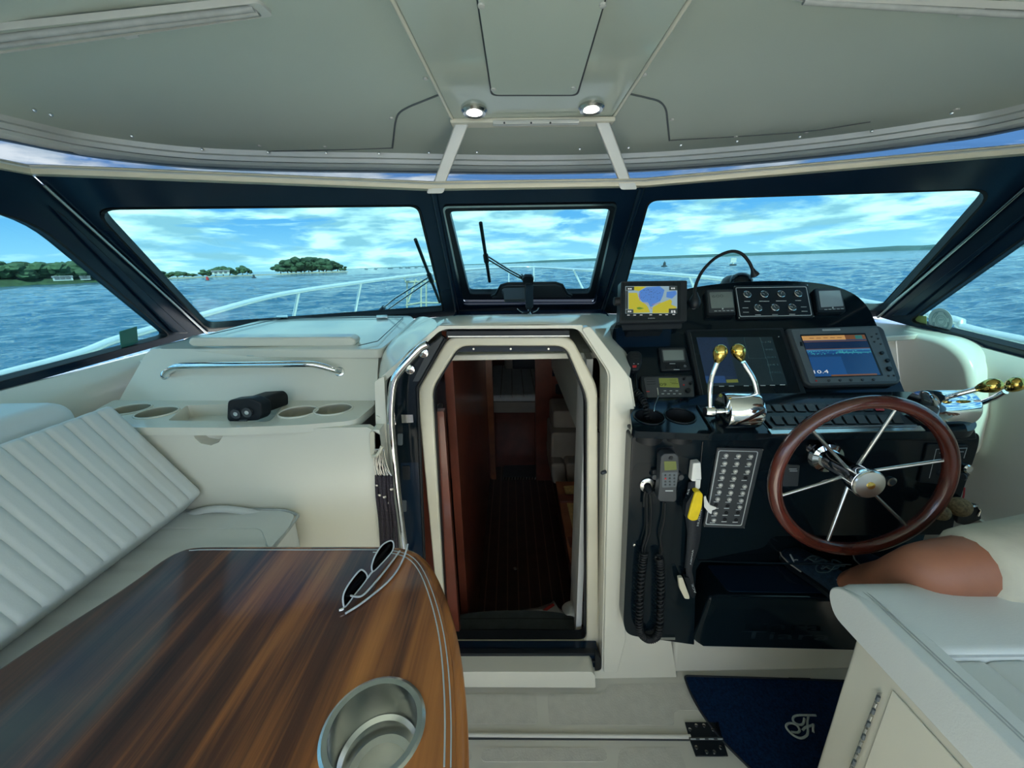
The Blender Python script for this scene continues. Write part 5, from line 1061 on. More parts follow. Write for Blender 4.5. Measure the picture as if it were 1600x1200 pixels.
# ------------------------------------------------------------------ steering wheel
wc_ = V((.7941, .8018, .9138)); wn = V((math.sin(-.087)*math.cos(.0366), -math.cos(-.087)*math.cos(.0366), math.sin(.0366)))
MW = frame_of(wn, (0, 0, 1)); RW = .2
def wpt(a, r, h=0): return wc_+MW @ V((r*math.cos(a), r*math.sin(a), h))
wh = thing('steering_wheel', 'wooden rimmed steering wheel with six steel spokes', 'steering wheel', wc_)
tube('rim', [wpt(2*math.pi*k/96, RW-.015) for k in range(96)], .0150, M['wheel'], wh, closed=True, res=16)
proj0 = lambda p: (800+FPX*(p-CAM).dot(RT)/(p-CAM).dot(FW), 600-FPX*(p-CAM).dot(UP)/(p-CAM).dot(FW))
tgt = math.atan2(-(596-660), 1)
best = min((abs((lambda q: math.atan2(q[1]-748, q[0]-1344))(proj0(wpt(a, RW)))-math.atan2(637-748, 1402-1344)), a) for a in [k*.01 for k in range(629)])[1]
for k in range(6):
    a = best+k*math.pi/3
    tube('spoke', [wpt(a, .022, -.022), wpt(a, RW-.02, -.001)], .0042, M['steel'], wh, res=10)
lathe('hub', [(.020, -.075), (.026, -.07), (.026, -.02), (.030, -.012), (.034, .008), (.0345, .022), (.030, .025)], wc_, wn, M['chrome'], wh, n=32)
lathe('hub_cap', [(.0335, .018), (.0335, .026), (.031, .029), (.001, .031)], wc_, wn, M['steel'], wh, n=32)
lathe('hub_emblem', [(.008, .030), (.008, .0325), (.001, .033)], wc_, wn, M['brass'], wh, n=18)
lathe('column_flange', [(.040, -.125), (.042, -.118), (.038, -.108), (.026, -.104), (.024, -.06)], wc_, wn, M['chrome'], wh, n=30)
tube('column', [wc_-wn*.18, wc_-wn*.06], .02, M['chrome'], wh, res=16)
# ------------------------------------------------------------------ lower panel fittings
PL0 = (V((0, YP, .6)), V((0, -1, 0))); UZ = V((0, 0, 1))
def c6(x, y): return (1090+x/7.5, 680+y/7.5)
bk_ = unit('breaker_panel', 'tilted black breaker panel with rows of clear push buttons', 'breaker panel', [c6(237, 148), c6(778, 160), c6(552, 1097), c6(70, 1082)], .008, 'dgrey', .006, .003, PL0)
o_ = rnd(on(off(PL0, .0087), [c6(246, 178), c6(714, 190), c6(517, 1064), c6(90, 1048)]), .006, 4); i_ = rnd(on(off(PL0, .0087), [c6(256, 185), c6(703, 197), c6(510, 1055), c6(102, 1040)]), .005, 4)
ring('outline', o_, i_, -PL0[1]*.0006, M['line'], bk_)
M['btn'] = PM('clear_button', (.42, .43, .40), .2, coat=.6, var=(60, .2))
brk = [(330, 235), (475, 240), (620, 245), (315, 325), (457, 330), (600, 333), (300, 413), (440, 418), (583, 422), (283, 495), (422, 503), (265, 580), (403, 587), (548, 597), (250, 663), (385, 670), (525, 677), (232, 745), (370, 750), (508, 762), (492, 838), (205, 910), (187, 990)]
for x, y in brk:
    b_ = cap(bk_, 'breaker', *c6(x, y), .0082, .0062, 'btn', .004, PL0, 16); lathe('breaker_core', [(.0025, 0), (.002, .002)], P(*c6(x+4, y+2), pl=off(PL0, .0122)), PL0[1], M['white'], b_, n=8)
marks(bk_, 'captions', [c6(x-14, y+36) for x, y in brk], .0088, 8, .9, 'line', PL0); marks(bk_, 'captions', [c6(x, y) for x, y in [(545, 530), (215, 858), (340, 858), (322, 938), (462, 940), (310, 1014), (440, 1020)]], .0088, 8, 1.2, 'line', PL0)
for x, y in [(560, 500), (215, 818), (350, 828), (335, 910), (470, 908), (318, 985), (450, 992)]: cap(bk_, 'blank_plug', *c6(x, y), .0082, .0055, 'rubber', .002, PL0, 12)
for q in [(240, 152), (765, 170), (545, 1085), (78, 1068)]: cap(bk_, 'screw', *c6(*q), .0082, .0018, 'steel', .001, PL0, 8)
ig = unit('engine_key_plate', 'small dark smoked plate beside the breaker panel', 'plate', [(1228, 726), (1250, 727), (1247, 760), (1223, 760)], .004, 'dgrey', .003, .001, PL0); marks(ig, 'caption', [(1239, 733), (1240, 736)], .0045, 12, .9, 'line', PL0)
rp = unit('remote_panel', 'black outlined control panel by the side wall', 'control panel', [(1450, 694), (1514, 696), (1502, 722), (1478, 757), (1436, 754)], .006, 'blackm', .005, .002, PL0)
tube('outline', on(off(PL0, .0065), [(1452, 747), (1463, 702), (1511, 700), (1506, 716)]), .0008, M['line'], rp, res=5); marks(rp, 'captions', [(1474, 708), (1500, 706)], .0066, 12, .9, 'line', PL0)
cap(rp, 'knob', 1468, 739, .006, .007, 'dgrey', .01, PL0)
gk = thing('ignition_lock', 'chrome keyed lock at the edge of the console', 'lock', P(1506, 733, Y=YP)); lathe('barrel', [(.012, 0), (.012, .012), (.009, .016)], P(1505, 730, Y=YP-.002), (0, -1, .1), M['chrome'], gk, n=18); lathe('key', [(.006, 0), (.006, .014)], P(1506, 738, Y=YP-.01), (0, -1, -.3), M['steel'], gk, n=8, sx=.3)
lathe('key_bow', [(.009, -.002), (.009, .002)], P(1505, 745, Y=.93), (1, 0, 0), M['dgrey'], gk, n=14)
lk = thing('cabinet_lock', 'small chrome lock low on the console behind the wheel', 'lock', P(1392, 752, Y=YP)); lathe('ring', [(.013, 0), (.013, .004), (.009, .005)], P(1392, 752, Y=YP-.001), (0, -1, 0), M['steel'], lk, n=18); lathe('barrel', [(.008, 0), (.008, .007)], P(1392, 752, Y=YP-.001), (0, -1, 0), M['dgrey'], lk, n=14)
# cork floats and pouch hanging by the side wall
M['cork'] = PM('cork', (.30, .21, .11), .85, var=(160, .45), bump=(160, .8))
for i, (u, v, r_, l_) in enumerate([(1470, 801, .021, 'pale cork key float hanging partly behind the wheel rim'), (1499, 792, .026, 'larger brown cork key float hanging by the side wall')]):
    k_ = thing('key_float', l_, 'key float', P(u, v, Y=.92), 'cork key floats'); lathe('cork_ball', [(.001, -r_), (r_*.6, -r_*.8), (r_*.95, -r_*.3), (r_, 0), (r_*.95, r_*.3), (r_*.6, r_*.8), (.001, r_)], P(u, v, Y=.92), (.9, .1, -.35), M['cork'], k_, n=20, angle=180)
    tube('cord', spline([P(u, v, Y=.925), P(u+6, v-14, Y=.94), P(u+12-i*4, v-30, Y=.955)], 4), .002, M['red'], k_, res=6)
pch = tag(prism('tool_pouch', rnd(PS([(1498, 800), (1520, 790), (1532, 793), (1534, 812), (1510, 822), (1494, 818)], Y=.925), .006), V((.01, .02, 0)), M['blackm'], bevel=.004), 'dark pouch hanging by the side wall under the cork floats', 'pouch')
tube('clip', PS([(1520, 792), (1527, 790), (1532, 797), (1528, 806)], Y=.922), .003, M['steel'], pch)
# handset with coiled cord
def c8(x, y): return (940+x/3, 640+y/3)
hs_ = thing('radio_handset', 'grey radio handset with keypad hanging in a bracket on the console', 'handset', P(1046, 745, Y=YP))
prism('body', rnd(on(off(PL0, .036), [c8(*q) for q in [(278, 222), (295, 208), (345, 206), (362, 220), (364, 300), (352, 370), (352, 425), (342, 434), (276, 432), (264, 420), (270, 360), (274, 290)]]), .004, 4), -PL0[1]*.028, M['dgrey'], hs_, bevel=.004, seg=3)
face(hs_, 'screen', [c8(293, 243), c8(349, 243), c8(352, 282), c8(296, 286)], .0368, 'radio_lcd', .001, .0008, PL0); face(hs_, 'keypad', [c8(282, 295), c8(357, 293), c8(350, 362), c8(284, 366)], .0364, 'grey', .003, .0008, PL0)
for r_ in range(4):
    for k in range(3): cap(hs_, 'key', *c8(299+k*21, 308+r_*15), .0366, .0026, 'red' if (r_, k) == (1, 0) else 'dgrey', .0016, PL0, 10)
marks(hs_, 'maker_name', [c8(317, 381)], .0365, 12, 1.6, 'line', PL0); lathe('earpiece', [(.006, 0), (.005, .0015)], P(*c8(325, 227), pl=off(PL0, .0362)), PL0[1], M['blackm'], hs_, n=14)
prism('bracket', rnd(on(off(PL0, .010), [c8(238, 285), c8(262, 280), c8(380, 300), c8(383, 330), c8(345, 345), c8(262, 340), c8(240, 320)]), .004), -PL0[1]*.010, M['blackm'], hs_, bevel=.002)
for x in (248, 371): cap(hs_, 'bracket_ear', *c8(x, 315), .010, .008, 'dgrey', .004, PL0, 14)
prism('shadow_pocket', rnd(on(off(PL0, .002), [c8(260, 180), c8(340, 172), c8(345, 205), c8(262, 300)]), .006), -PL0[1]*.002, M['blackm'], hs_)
sk_ = thing('cord_socket', 'round grey socket plate with a black plug on the console', 'socket', P(*c8(216, 353), Y=YP)); lathe('plate', [(.022, 0), (.022, .003), (.019, .005)], P(*c8(216, 353), Y=YP-.0005), (0, -1, 0), M['steel'], sk_, n=26); lathe('plug', [(.010, 0), (.010, .02), (.006, .026)], P(*c8(214, 355), Y=YP-.004), (0, -1, -.4), M['rubber'], sk_, n=16)
for a in range(3): lathe('screw', [(.002, 0), (.0015, .001)], P(*c8(216, 353), Y=YP-.006)+V((math.cos(a*2.1+.5), 0, math.sin(a*2.1+.5)))*.0165, (0, -1, 0), M['dgrey'], sk_, n=8)
tube('cap_strap', spline([P(*c8(q[0], q[1]), Y=YP-.012) for q in [(208, 372), (200, 400), (198, 430), (196, 455)]], 4), .003, M['rubber'], sk_, res=7)
Yw = YP-.022
cpath = spline([P(*c8(x, y), Y=Yw) for x, y in [(200, 670), (192, 730), (183, 820), (178, 920), (176, 1000), (185, 1050), (218, 1076), (255, 1066), (270, 1020), (275, 920), (278, 820), (276, 740), (270, 690)]], 5)
tube('coiled_cord', coil(cpath, .0098, 62, .003, 9), .0030, M['rubber'], hs_, res=6)
tube('cord', spline([P(*c8(x, y), Y=YP-.014) for x, y in [(222, 372), (232, 440), (228, 560), (205, 640), (200, 680)]], 5), .003, M['rubber'], hs_, res=7); tube('cord', spline([P(*c8(x, y), Y=YP-.014) for x, y in [(298, 436), (292, 520), (276, 600), (284, 660), (272, 695)]], 5), .003, M['rubber'], hs_, res=7)
tube('plug_cord', spline([P(*c8(x, y), Y=YP-.016) for x, y in [(212, 370), (212, 480), (210, 580), (192, 650), (200, 690)]], 5), .003, M['rubber'], hs_, res=7)
# lanyard with yellow float, white whistle and tags
ly = thing('key_lanyard', 'dark lettered lanyard with a yellow float hanging on the console', 'lanyard', P(1085, 830, Y=YP))
M['strap'] = PM('dark_webbing', (.012, .016, .022), .7, var=(200, .3))
def strapf(name, L_, R2, mat, Y, parent, th=.003):
    a = [P(*c8(*q), Y=Y) for q in L_]; b = [P(*c8(*q), Y=Y-.004) for q in R2]
    return loft(name, [spline(a, 4), spline(b, 4)], M[mat], parent, solid=th)
strapf('strap', [(408, 340), (395, 430), (405, 520), (400, 620), (395, 740), (402, 800), (425, 850)], [(440, 335), (470, 440), (468, 540), (455, 640), (425, 740), (430, 790), (440, 870)], 'strap', YP-.018, ly)
strapf('strap', [(392, 395), (390, 480), (402, 600), (388, 740)], [(425, 390), (412, 490), (418, 600), (404, 745)], 'strap', YP-.010, ly)
prism('yellow_float', rnd([P(*c8(*q), Y=YP-.045) for q in [(440, 388), (462, 384), (478, 400), (472, 460), (452, 520), (425, 525), (404, 512), (420, 450)]], .006, 4), V((0, .024, 0)), M['yellow'], ly, bevel=.005, seg=3)
prism('float_side', rnd([P(*c8(*q), Y=YP-.040) for q in [(430, 388), (441, 390), (420, 455), (403, 512), (390, 500), (398, 440)]], .004, 3), V((0, .02, 0)), M['blackm'], ly, bevel=.002)
def ltext(s, a, b, hgt): text('lettering', s, P(*c8(*a), Y=YP-.026), P(*c8(*b), Y=YP-.026), (P(*c8(*b), Y=YP-.026)-P(*c8(*a), Y=YP-.026)).cross(V((0, 1, 0)))*-1 if False else V((0, 1, 0)).cross(P(*c8(*b), Y=YP)-P(*c8(*a), Y=YP))*-1, M['line'], ly, height=hgt, normal=V((0, -1, 0)))
ltext('HUSON', (455, 545), (470, 470), .006); ltext('AIRMAR', (420, 728), (432, 656), .0045); ltext('ACK', (444, 858), (428, 814), .006); ltext('ISLAS', (398, 432), (414, 372), .005)
wt = thing('safety_whistle', 'white plastic clip holding the lanyard on the console', 'clip', P(1088, 745, Y=YP))
prism('upper_block', rnd([P(*c8(*q), Y=YP-.024) for q in [(430, 252), (466, 248), (470, 330), (452, 340), (420, 336)]], .004), V((0, .022, 0)), M['white'], wt, bevel=.003); prism('lower_block', rnd([P(*c8(*q), Y=YP-.026) for q in [(442, 328), (466, 328), (462, 370), (440, 378)]], .003), V((0, .022, 0)), M['white'], wt, bevel=.003)
tg_ = tag(prism('key_tag', rnd([P(*c8(*q), Y=YP-.03) for q in [(480, 410), (488, 404), (494, 425), (508, 448), (540, 460), (534, 468), (518, 472), (516, 490), (505, 486), (482, 458)]], .003), V((0, .003, 0)), M['white'], bevel=.001), 'small white bone-shaped key tag beside the yellow float', 'tag')
tg2 = thing('buckle_clip', 'beige plastic buckle at the end of the lanyard', 'buckle', P(*c8(385, 840), Y=YP-.02)); prism('buckle', rnd([P(*c8(*q), Y=YP-.03) for q in [(360, 790), (380, 788), (414, 880), (412, 890), (390, 888), (366, 840)]], .004), V((0, .012, 0)), M['cream'], tg2, bevel=.002); prism('buckle_side', rnd([P(*c8(*q), Y=YP-.024) for q in [(390, 786), (412, 788), (440, 870), (436, 885), (418, 880)]], .004), V((0, .014, 0)), M['blackm'], tg2, bevel=.002)

# ================================================================== HELM SEAT
ZS = .78
hsn = thing('pilot_chair', 'white vinyl helm chair with a rolled front bolster and pleated pad', 'seat', V((.95, .25, 0)))
prism('pedestal', rnd([V((.672, .605, 0)), V((1.22, .605, 0)), V((1.22, -.15, 0)), V((.672, -.15, 0))], .012, 3), V((0, 0, .70)), M['gel'], hsn, bevel=.01)
prism('pedestal_door', [V((.668, y, z)) for y, z in ((.515, .05), (.515, .66), (-.1, .66), (-.1, .05))], V((.004, 0, 0)), M['gel'], hsn, bevel=.002)
hg = prism('piano_hinge', PS([(1371, 1082), (1376, 1082), (1331, 1205), (1325, 1205)], x=.6665), V((.003, 0, 0)), M['steel'], hsn)
for k in range(12):
    u = 1373-k*3.75; v = 1088+k*10; tube('hinge_knuckle', [P(u, v, x=.664), P(u-2.4, v+6.5, x=.664)], .003, M['steel'] if k % 2 else M['grey'], hsn, res=8)
prism('seat_pan', [V((.655, .62, .69)), V((1.24, .62, .69)), V((1.24, -.2, .69)), V((.655, -.2, .69))], V((0, 0, .02)), M['gel'], hsn, bevel=.006)
# bolster: rounded roll along the front edge
bp_ = [(p.y, p.z) for p in rnd([V((0, .485, ZS+.002)), V((0, .64, ZS+.004)), V((0, .655, .74)), V((0, .63, .70)), V((0, .485, .70))], [.015, .045, .03, .02, .01], 5)]
rows = []
for x, s_ in [(.648, .80), (.651, .90), (.658, .96), (.67, 1), (.8, 1), (.95, 1), (1.1, 1), (1.24, 1)]:
    cy, cz = .56, .735; rows.append([V((x, cy+(a-cy)*s_, cz+(b-cz)*s_)) for a, b in bp_])
v_, f_ = gloft(rows, True); m_ = len(bp_); f_ += [list(range(m_)), [len(v_)-m_+i for i in range(m_)][::-1]]
mesh('bolster', v_, f_, M['vinyl'], hsn, angle=70)
def hpro(x, b):
    return [V((x, y, z+(b if z > .75 else 0))) for y, z in [(p.y, p.z) for p in rnd([V((0, -.2, .765)), V((0, .487, .768)), V((0, .487, .70)), V((0, -.2, .70))], .012, 3)]]
rows = []; n_ = 7; K_ = 8*n_
for i in range(K_+1):
    ph = (i % n_)/n_; rows.append(hpro(.70+(1.24-.70)*i/K_, -.006*(1-min(1, min(ph, 1-ph)*5))**2))
v_, f_ = gloft(rows, True); m_ = len(rows[0]); f_ += [list(range(m_)), [len(v_)-m_+i for i in range(m_)][::-1]]
mesh('pleated_pad', v_, f_, M['vinyl'], hsn, angle=50)
prism('side_panel', rnd([V((.645, y, z)) for y, z in ((-.2, .702), (-.2, .780), (.61, .783), (.650, .762), (.656, .735), (.632, .702))], [.005, .005, .03, .03, .03, .02], 4), V((.055, 0, 0)), M['vinyl'], hsn, bevel=.016, seg=4)
for dx in (.020, .026): tube('stitched_seam', spline([V((.648+dx-.004, .635, ZS-.010)), V((.650+dx, .60, ZS+.0035)), V((.650+dx, .49, ZS+.003)), V((.650+dx, .2, ZS+.0015)), V((.650+dx, -.15, ZS+.001))], 5), .0011, M['stitch'], hsn, res=6)
tube('stitched_seam', [V((.70, .487, ZS-.006)), V((.95, .487, ZS-.008)), V((1.24, .487, ZS-.008))], .0022, M['stitch'], hsn, res=6)

# ================================================================== FLOOR PIECES
M['carpet'] = PM('navy_carpet', (.004, .018, .055), .95, var=(160, .5), bump=(300, .8), spec=.1)
mt_ = thing('floor_mat', 'dark navy carpet mat with a pale script letter on the cockpit floor', 'mat', P(1220, 1120, z=0))
mp_ = rnd(PS([(1069, 1056), (1180, 1059), (1330, 1064), (1440, 1068), (1440, 1330), (1300, 1330), (1180, 1208), (1130, 1160), (1098, 1118), (1078, 1082)], z=.006), [.012, .01, .01, .01, .01, .01, .05, .05, .05, .03], 4)
prism('carpet', mp_, V((0, 0, -.0055)), M['carpet'], mt_); tube('binding', mp_, .0035, M['strap'], mt_, closed=True, res=6)
c12 = lambda q: P(1200+q[0]/12, 1100+q[1]/12, z=.0075)
M['embroid'] = PM('pale_embroidery', (.42, .47, .45), .8, var=(300, .2))
for st in ([(900, 215), (780, 212), (600, 210), (500, 230), (465, 290), (510, 360), (600, 390), (660, 365), (680, 270)], [(760, 225), (738, 330), (740, 420), (745, 520), (720, 595), (620, 640), (500, 600), (400, 520), (340, 430), (370, 372), (450, 360), (540, 400), (590, 480), (560, 535), (440, 525)], [(650, 490), (700, 440), (800, 410), (855, 388), (845, 450), (850, 530)]):
    tube('script_stroke', spline([c12(q) for q in st], 4), .0034, M['embroid'], mt_, res=7, flat=1)
prism('mat_snap', PS([(1232, 1059), (1266, 1060), (1266, 1063), (1232, 1062)], z=.0075), V((0, 0, .002)), M['rubber'], mt_)
hp_ = thing('hatch_hinge', 'black steel hinge plate with eight screws on the floor hatch', 'hinge', P(1102, 1155, z=0))
prism('plate', PS([(1070, 1128), (1123, 1128), (1129, 1153), (1077, 1153)], z=.006), V((0, 0, -.004)), M['blackm'], hp_, bevel=.001); prism('plate', PS([(1078, 1156), (1130, 1156), (1138, 1181), (1087, 1181)], z=.006), V((0, 0, -.004)), M['blackm'], hp_, bevel=.001)
tube('hinge_pin', PS([(1077, 1154.5), (1130, 1154.5)], z=.007), .004, M['dgrey'], hp_, res=8)
for u, v in [(1078, 1140), (1088, 1133.6), (1100, 1133.6), (1114, 1140), (1088, 1168), (1104, 1175), (1116, 1175), (1126, 1168)]: lathe('screw', [(.0055, 0), (.005, .0015), (.002, .002)], P(u, v, z=.006), (0, 0, 1), M['steel'], hp_, n=12)
for k in range(4): prism('knuckle_gap', PS([(1079+k*14, 1153.6), (1087+k*14, 1153.6), (1087.5+k*14, 1155.4), (1079.5+k*14, 1155.4)], z=.0115), V((0, 0, -.001)), M['line'], hp_)

# ================================================================== PERSON AT THE HELM
M['skin'] = PM('skin', (.34, .135, .075), .5, var=(12, .12), bump=(90, .15)); M['shorts'] = PM('cream_cotton', (.60, .56, .44), .85, var=(20, .06), bump=(50, .5)); M['shirt'] = PM('grey_blue_cotton', (.20, .26, .32), .85, var=(20, .06), bump=(60, .4)); M['hair'] = PM('short_grey_hair', (.16, .13, .11), .8, var=(80, .3), bump=(120, .8))
def skinned(name, verts, edges, root, mat, parent, sub=2, offset=None):
    me = bpy.data.meshes.new(name); c = V(verts[root][0]); me.from_pydata([V(p)-c for p, r in verts], edges, []); me.materials.append(mat)
    ob = bpy.data.objects.new(name, me); _link(ob, c, parent)
    m = ob.modifiers.new('skin', 'SKIN'); m.use_smooth_shade = True
    for i, (p, r) in enumerate(verts):
        d = me.skin_vertices[0].data[i]; d.radius = r if isinstance(r, tuple) else (r, r); d.use_root = (i == root)
    s = ob.modifiers.new('sub', 'SUBSURF'); s.levels = sub; s.render_levels = sub
    return ob
KN = P(1444, 890, t=.785); AN = P(1338, 907, t=1.07); TM = P(1600, 876, t=.80); HP = V((1.13, .62, .88)); PV_ = V((1.17, .55, .885))
per = thing('person', 'person in cream shorts and dark sneakers perched at the helm, foot on the footrest', 'person', V((1.17, .55, .78)))
bv = []; be = []
def bvadd(p, r, frm=None):
    bv.append((V(p), r)); i = len(bv)-1
    if frm is not None: be.append((frm, i))
    return i
pel = bvadd(PV_, (.105, .088)); sp1 = bvadd(PV_+V((-.02, -.03, .17)), (.10, .082), pel); sp2 = bvadd(PV_+V((-.03, -.05, .37)), (.115, .082), sp1); nk0 = bvadd(PV_+V((-.03, -.04, .50)), (.07, .06), sp2); nk = bvadd(PV_+V((-.03, -.02, .55)), .052, nk0); hd0 = bvadd(PV_+V((-.03, 0, .60)), (.07, .08), nk); hd1 = bvadd(PV_+V((-.03, .005, .66)), (.076, .090), hd0); hd2 = bvadd(PV_+V((-.03, -.005, .73)), (.05, .06), hd1)
# legs
lh = bvadd(HP, .080, pel); lt = bvadd(TM, .070, lh); lk0 = bvadd(TM.lerp(KN, .6), .062, lt); lk_ = bvadd(KN, .054, lk0); lk2 = bvadd(KN.lerp(AN, .14)+V((0, 0, .0)), .050, lk_); lc_ = bvadd(KN.lerp(AN, .38)+V((0, -.008, -.012)), .052, lk2); lc3 = bvadd(KN.lerp(AN, .75), .037, lc_); la_ = bvadd(AN, .033, lc3); lf = bvadd(AN+V((.0, .03, -.05)), .032, la_)
K2 = V((1.19, .82, .72)); A2 = V((1.15, .90, .50)); H2 = V((1.20, .60, .86))
rh = bvadd(H2, .075, pel); rt = bvadd(H2.lerp(K2, .55), .066, rh); rk = bvadd(K2, .052, rt); rc = bvadd(K2.lerp(A2, .38)+V((0, -.012, 0)), .048, rk); ra = bvadd(A2, .031, rc); rf = bvadd(A2+V((0, .03, -.045)), .03, ra)
# arms with hands
def arm(s, sh, el, wr, dirn):
    a = bvadd(sh, .052, sp2); b = bvadd(V(sh).lerp(V(el), .5), .046, a); e = bvadd(el, .040, b); f1 = bvadd(V(el).lerp(V(wr), .4), .038, e); w = bvadd(wr, .026, f1)
    d = V(dirn).normalized(); side = d.cross(V((0, 0, 1))).normalized()
    pm = bvadd(V(wr)+d*.05, (.036, .020), w)
    for k, (o, L_) in enumerate([(-.030, .070), (-.011, .080), (.009, .075), (.028, .058)]):
        k0 = bvadd(V(wr)+d*.088+side*o, .0095, pm); k1 = bvadd(V(wr)+d*(.088+L_*.5)+side*o*1.1+V((0, 0, -.010)), .0085, k0); bvadd(V(wr)+d*(.088+L_*.85)+side*o*1.1+V((0, 0, -.030)), .0075, k1)
    t0 = bvadd(V(wr)+d*.035-side*.040*s, .011, pm); bvadd(V(wr)+d*.070-side*.062*s+V((0, 0, -.012)), .009, t0)
arm(1, (.97, .50, 1.325), (.93, .40, 1.08), (.99, .56, 1.00), (.6, .8, -.1)); arm(-1, (1.26, .50, 1.325), (1.28, .42, 1.08), (1.24, .60, 1.0), (-.1, 1, -.12))
body = skinned('body', bv, be, 0, M['skin'], per)
HM = KN.lerp(TM, .36)
sv_ = [(PV_-V((0, 0, .01)), (.135, .115)), (HP, .095), (TM, .086), (KN.lerp(TM, .62), .080), (HM, .080), (H2, .088), (H2.lerp(K2, .4), .080), (H2.lerp(K2, .82), .076), (PV_+V((0, -.01, .09)), (.13, .11))]
skinned('shorts', sv_, [(0, 1), (1, 2), (2, 3), (3, 4), (0, 5), (5, 6), (6, 7), (0, 8)], 0, M['shorts'], per)
th_ = [(PV_+V((-.01, -.01, .08)), (.135, .112)), (PV_+V((-.02, -.03, .19)), (.135, .115)), (PV_+V((-.03, -.05, .38)), (.15, .115)), (PV_+V((-.03, -.04, .50)), (.085, .075)), (V((.97, .50, 1.325)), .063), (V((.95, .45, 1.20)), .058), (V((1.26, .50, 1.325)), .063), (V((1.27, .46, 1.20)), .056)]
skinned('shirt', th_, [(0, 1), (1, 2), (2, 3), (2, 4), (4, 5), (2, 6), (6, 7)], 0, M['shirt'], per)
hd = PV_+V((-.03, .005, .66))
lathe('hair', [(.085, -.02), (.092, .02), (.088, .06), (.06, .095), (.02, .108), (.001, .11)], hd+V((0, -.018, 0)), (0, -.15, 1), M['hair'], per, n=24, sy=1.12, angle=180)
lathe('nose', [(.012, -.012), (.011, 0), (.006, .022), (.001, .026)], hd+V((0, .090, -.018)), (0, .55, .8), M['skin'], per, n=12)
for s in (-1, 1):
    lathe('ear', [(.012, -.006), (.020, 0), (.018, .006), (.008, .008)], hd+V((s*.078, .0, -.012)), (s, -.2, 0), M['skin'], per, n=14, sx=.7, sy=1.3)
    e_ = lathe('eye', [(.001, -.010), (.009, -.005), (.011, 0), (.009, .006), (.001, .010)], hd+V((s*.030, .078, .005)), (0, 1, 0), M['white'], per, n=12); lathe('iris', [(.005, 0), (.004, .002)], hd+V((s*.030, .087, .005)), (0, 1, 0), M['rubber'], e_, n=10)
tube('mouth', [hd+V((-.022, .076, -.058)), hd+V((0, .084, -.060)), hd+V((.022, .076, -.058))], .004, PM('lips', (.30, .09, .07), .5, var=(20, .1)), per, res=8)
# sneakers
M['shoe'] = PM('navy_knit', (.010, .026, .046), .8, var=(90, .4), bump=(260, .9), spec=.2); M['lace'] = PM('dark_laces', (.035, .065, .08), .8, var=(60, .2)); M['sole_w'] = PM('pale_sole_edge', (.42, .40, .36), .6, var=(30, .1))
def shoe(heel, toe, up, logo):
    ax = (toe-heel); L_ = ax.length; ax.normalize(); up = (up-ax*up.dot(ax)).normalized(); sd_ = ax.cross(up)
    sh_ = thing('sneaker', None, None, heel, parent=per); WLOC[sh_.name] = V(heel)
    rows = []; sole = []
    for s, w, h, cz in [(0, .018, .045, .03), (.03, .030, .065, .035), (.12, .035, .078, .04), (.28, .034, .078, .042), (.42, .036, .066, .036), (.58, .041, .056, .03), (.74, .045, .047, .026), (.88, .040, .040, .022), (.96, .028, .032, .018), (1.0, .012, .022, .014)]:
        c = heel+ax*L_*s; rows.append([c+sd_*w*math.cos(a)+up*(max(.004, cz+(h-cz)*math.sin(a)) if math.sin(a) > 0 else .004+cz*(1+math.sin(a))*.9) for a in [2*math.pi*k/18 for k in range(18)]]); sole.append((c, w))
    v, f = gloft(rows, True); f += [list(range(18)), [len(v)-18+i for i in range(18)][::-1]]
    mesh('upper', v, f, M['shoe'], sh_, sub=1, angle=180)
    rim = [c+sd_*w*1.04+up*.010 for c, w in sole]+[c-sd_*w*1.04+up*.010 for c, w in reversed(sole)]
    prism('sole', [p-up*.010 for p in rim], up*.014, M['blackm'], sh_); tube('sole_line', [p+up*.012 for p in rim[5:15]], .0022, M['sole_w'], sh_, res=6)
    prism('tongue', rnd([heel+ax*L_*a+sd_*b+up*h for a, b, h in [(.30, -.016, .080), (.30, .016, .080), (.62, .018, .058), (.62, -.018, .058)]], .01), up*.004, M['lace'], sh_, bevel=.002)
    for k in range(5):
        a = .34+k*.06; hh = .083-k*.0052; s = 1 if k % 2 else -1
        tube('lace', spline([heel+ax*L_*a+sd_*-.024*s+up*(hh-.010), heel+ax*L_*(a+.025)+up*(hh+.004), heel+ax*L_*(a+.05)+sd_*.024*s+up*(hh-.012)], 4), .0022, M['lace'], sh_, res=6)
    for s in (-1, 1): tube('lace_loop', spline([heel+ax*L_*.33+up*.088, heel+ax*L_*.30+sd_*.03*s+up*.082, heel+ax*L_*.38+sd_*.045*s+up*.070, heel+ax*L_*.44+sd_*.03*s+up*.076, heel+ax*L_*.36+up*.088], 4), .0018, M['lace'], sh_, res=6)
    if logo:      # leaping-cat mark on the outer toe side and a tab at the ankle
        q = lambda a, b, h: heel+ax*L_*a-sd_*b+up*h
        tube('logo', spline([q(.80, .030, .040), q(.76, .034, .038), q(.71, .038, .034), q(.69, .040, .030)], 4), [.0026]*4+[.0030]*4+[.0020]*4+[.0014], M['line'], sh_, res=6); tube('logo_leg', spline([q(.72, .037, .036), q(.70, .034, .042), q(.68, .032, .044)], 3), .0012, M['line'], sh_, res=6)
        tube('heel_tab', spline([q(.20, .026, .074), q(.15, .030, .070), q(.12, .032, .062)], 3), .003, M['line'], sh_, res=6)
shoe(P(1338, 952, z=.437), P(1224, 862, z=.445), V((-.1, 0, 1)), True)
shoe(V((1.16, .86, .437)), V((1.14, 1.09, .44)), V((0, 0, 1)), False)

